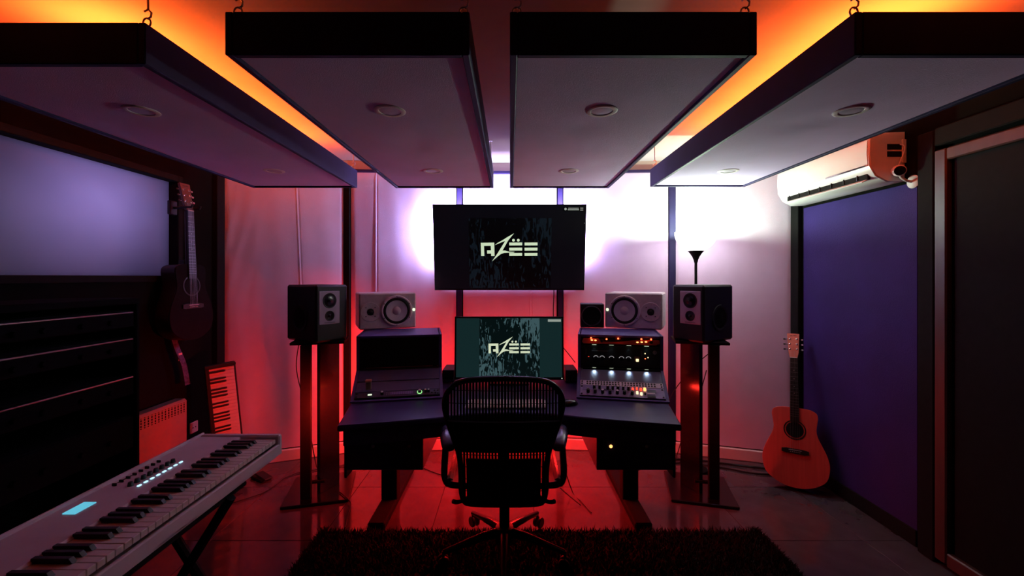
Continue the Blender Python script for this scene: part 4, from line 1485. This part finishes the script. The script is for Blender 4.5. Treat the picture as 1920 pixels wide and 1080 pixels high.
MB().lathe([(0, .155), (.045, .15), (.055, .11), (.05, .075), (0, .07)], 24).build('hub', BLACK, ch)
for k in range(5):
    a = R(-90 + 72 * k)
    c, s_ = math.cos(a), math.sin(a)
    p = lambda r_, z: (r_ * c, r_ * s_, z)
    MB().tube([p(.03, .125), p(.12, .118), p(.22, .098), p(.315, .078)], [.026, .021, .017, .013], 8).build('base_arm', BLACKGLOSS, ch, 60)
    cs = MB().cyl((0, 0, 0), .029, .018, 18, T(.315 * c + .014 * s_, .315 * s_ - .014 * c, .030) @ RZ(-90 + 72 * k) @ RX(90), .004)
    cs.cyl((0, 0, 0), .029, .018, 18, T(.315 * c - .014 * s_ - .0, .315 * s_ + .014 * c, .030) @ RZ(-90 + 72 * k) @ RX(90), .004)
    cs.tube([(.315 * c, .315 * s_, .085), (.315 * c, .315 * s_, .035)], .008, 6)
    cs.build('caster', BLACK, ch)

# ================================================================== rug
rg = thing('shag_rug', 'black shaggy rug on the floor in front of the desk', 'rug', T(.17, 1.995, 0))
RW, RD = 2.46, 0.84
MB().box((0, 0, .008), (RW, RD, .014), .004).build('backing', RUG, rg)
pile = MB()
rn = random.Random(3)
vv, ff = [], []
for k in range(26000):
    far = rn.random() < .5
    x = rn.uniform(-RW / 2, RW / 2)
    y = rn.uniform(RD / 2 - .35, RD / 2) if far else rn.uniform(-RD / 2, RD / 2)
    if rn.random() < .12:
        x = math.copysign(RW / 2 - rn.random() * .03, x)
    h = rn.uniform(.018, .034)
    a = rn.uniform(0, 6.283)
    lx, ly = rn.gauss(0, .014), rn.gauss(0, .014)
    w = .0045
    i0 = len(vv)
    vv += [(x - w * math.cos(a), y - w * math.sin(a), .012), (x + w * math.cos(a), y + w * math.sin(a), .012), (x + lx, y + ly, .012 + h)]
    ff.append((i0, i0 + 1, i0 + 2))
me = bpy.data.meshes.new('pile')
me.from_pydata(vv, [], ff)
me.materials.append(RUG)
po = part('pile', me, rg)
po['kind'] = 'stuff'

# ================================================================== cables
def cable(pts, label, r=.0035):
    o = MB().tube(spline(pts, 8), r, 6).build('cable', CABLE, None, 60)
    return tag(o, label, 'cable', 'cables of the studio')


cable([(-1.47, 2.98, 1.00), (-1.50, 3.0, .8), (-1.44, 3.02, .5), (-1.43, 3.10, .2), (-1.42, 3.17, .02), (-1.35, 3.24, .006), (-1.2, 3.34, .006)], 'black cable dropping behind the left speaker stand')
cable([(-1.95, 2.6, .006), (-1.66, 2.85, .006), (-1.58, 3.14, .006), (-1.15, 3.26, .006), (-.75, 3.27, .006), (-.5, 3.12, .006), (-.1, 2.95, .006)], 'black cable crossing the floor behind the left stand')
cable([(-1.13, 2.83, .026), (-1.06, 2.76, .027), (-1.01, 2.71, .012), (-.985, 2.60, .006), (-.96, 2.50, .006), (-.95, 2.46, .008)], 'short cable end hanging over the left stand base')
cable([(-.42, 2.80, .47), (-.36, 2.78, .35), (-.25, 2.74, .26), (-.14, 2.74, .24), (-.05, 2.82, .4)], 'drooping cable under the desk left of the chair')
cable([(1.50, 3.02, .98), (1.36, 3.14, .80), (1.20, 3.14, .60), (1.12, 3.1, .45)], 'slack cable behind the right speaker stand posts')
cable([(1.42, 3.08, .78), (1.36, 3.12, .5), (1.28, 3.14, .3), (1.2, 3.15, .02)], 'lower cable behind the right speaker stand posts')
cable([(.86, 3.27, .009), (1.1, 3.34, .009), (1.4, 3.38, .009), (1.7, 3.29, .009), (1.99, 3.20, .009)], 'thick cable running along the wall to the corner guitar', .008)
cable([(.87, 3.21, .007), (1.1, 3.26, .007), (1.36, 3.32, .007), (1.6, 3.24, .007), (1.8, 3.14, .007), (1.98, 3.12, .007)], 'second floor cable in front of the thick one by the wall', .006)
cable([(.40, 3.0, .55), (.33, 2.95, .40), (.36, 2.9, .2), (.42, 2.86, .012), (.46, 2.75, .006), (.50, 2.62, .006)], 'cable falling under the desk right of the chair')
cable([(.22, 2.98, .55), (.30, 2.9, .40), (.20, 2.85, .25), (.30, 2.80, .10), (.45, 2.7, .006)], 'looped cable under the desk beside the right leg')
cable([(.29, 3.14, 1.05), (.38, 3.06, .95), (.46, 3.00, .85)], 'thin cable slanting between monitor and right turret', .003)
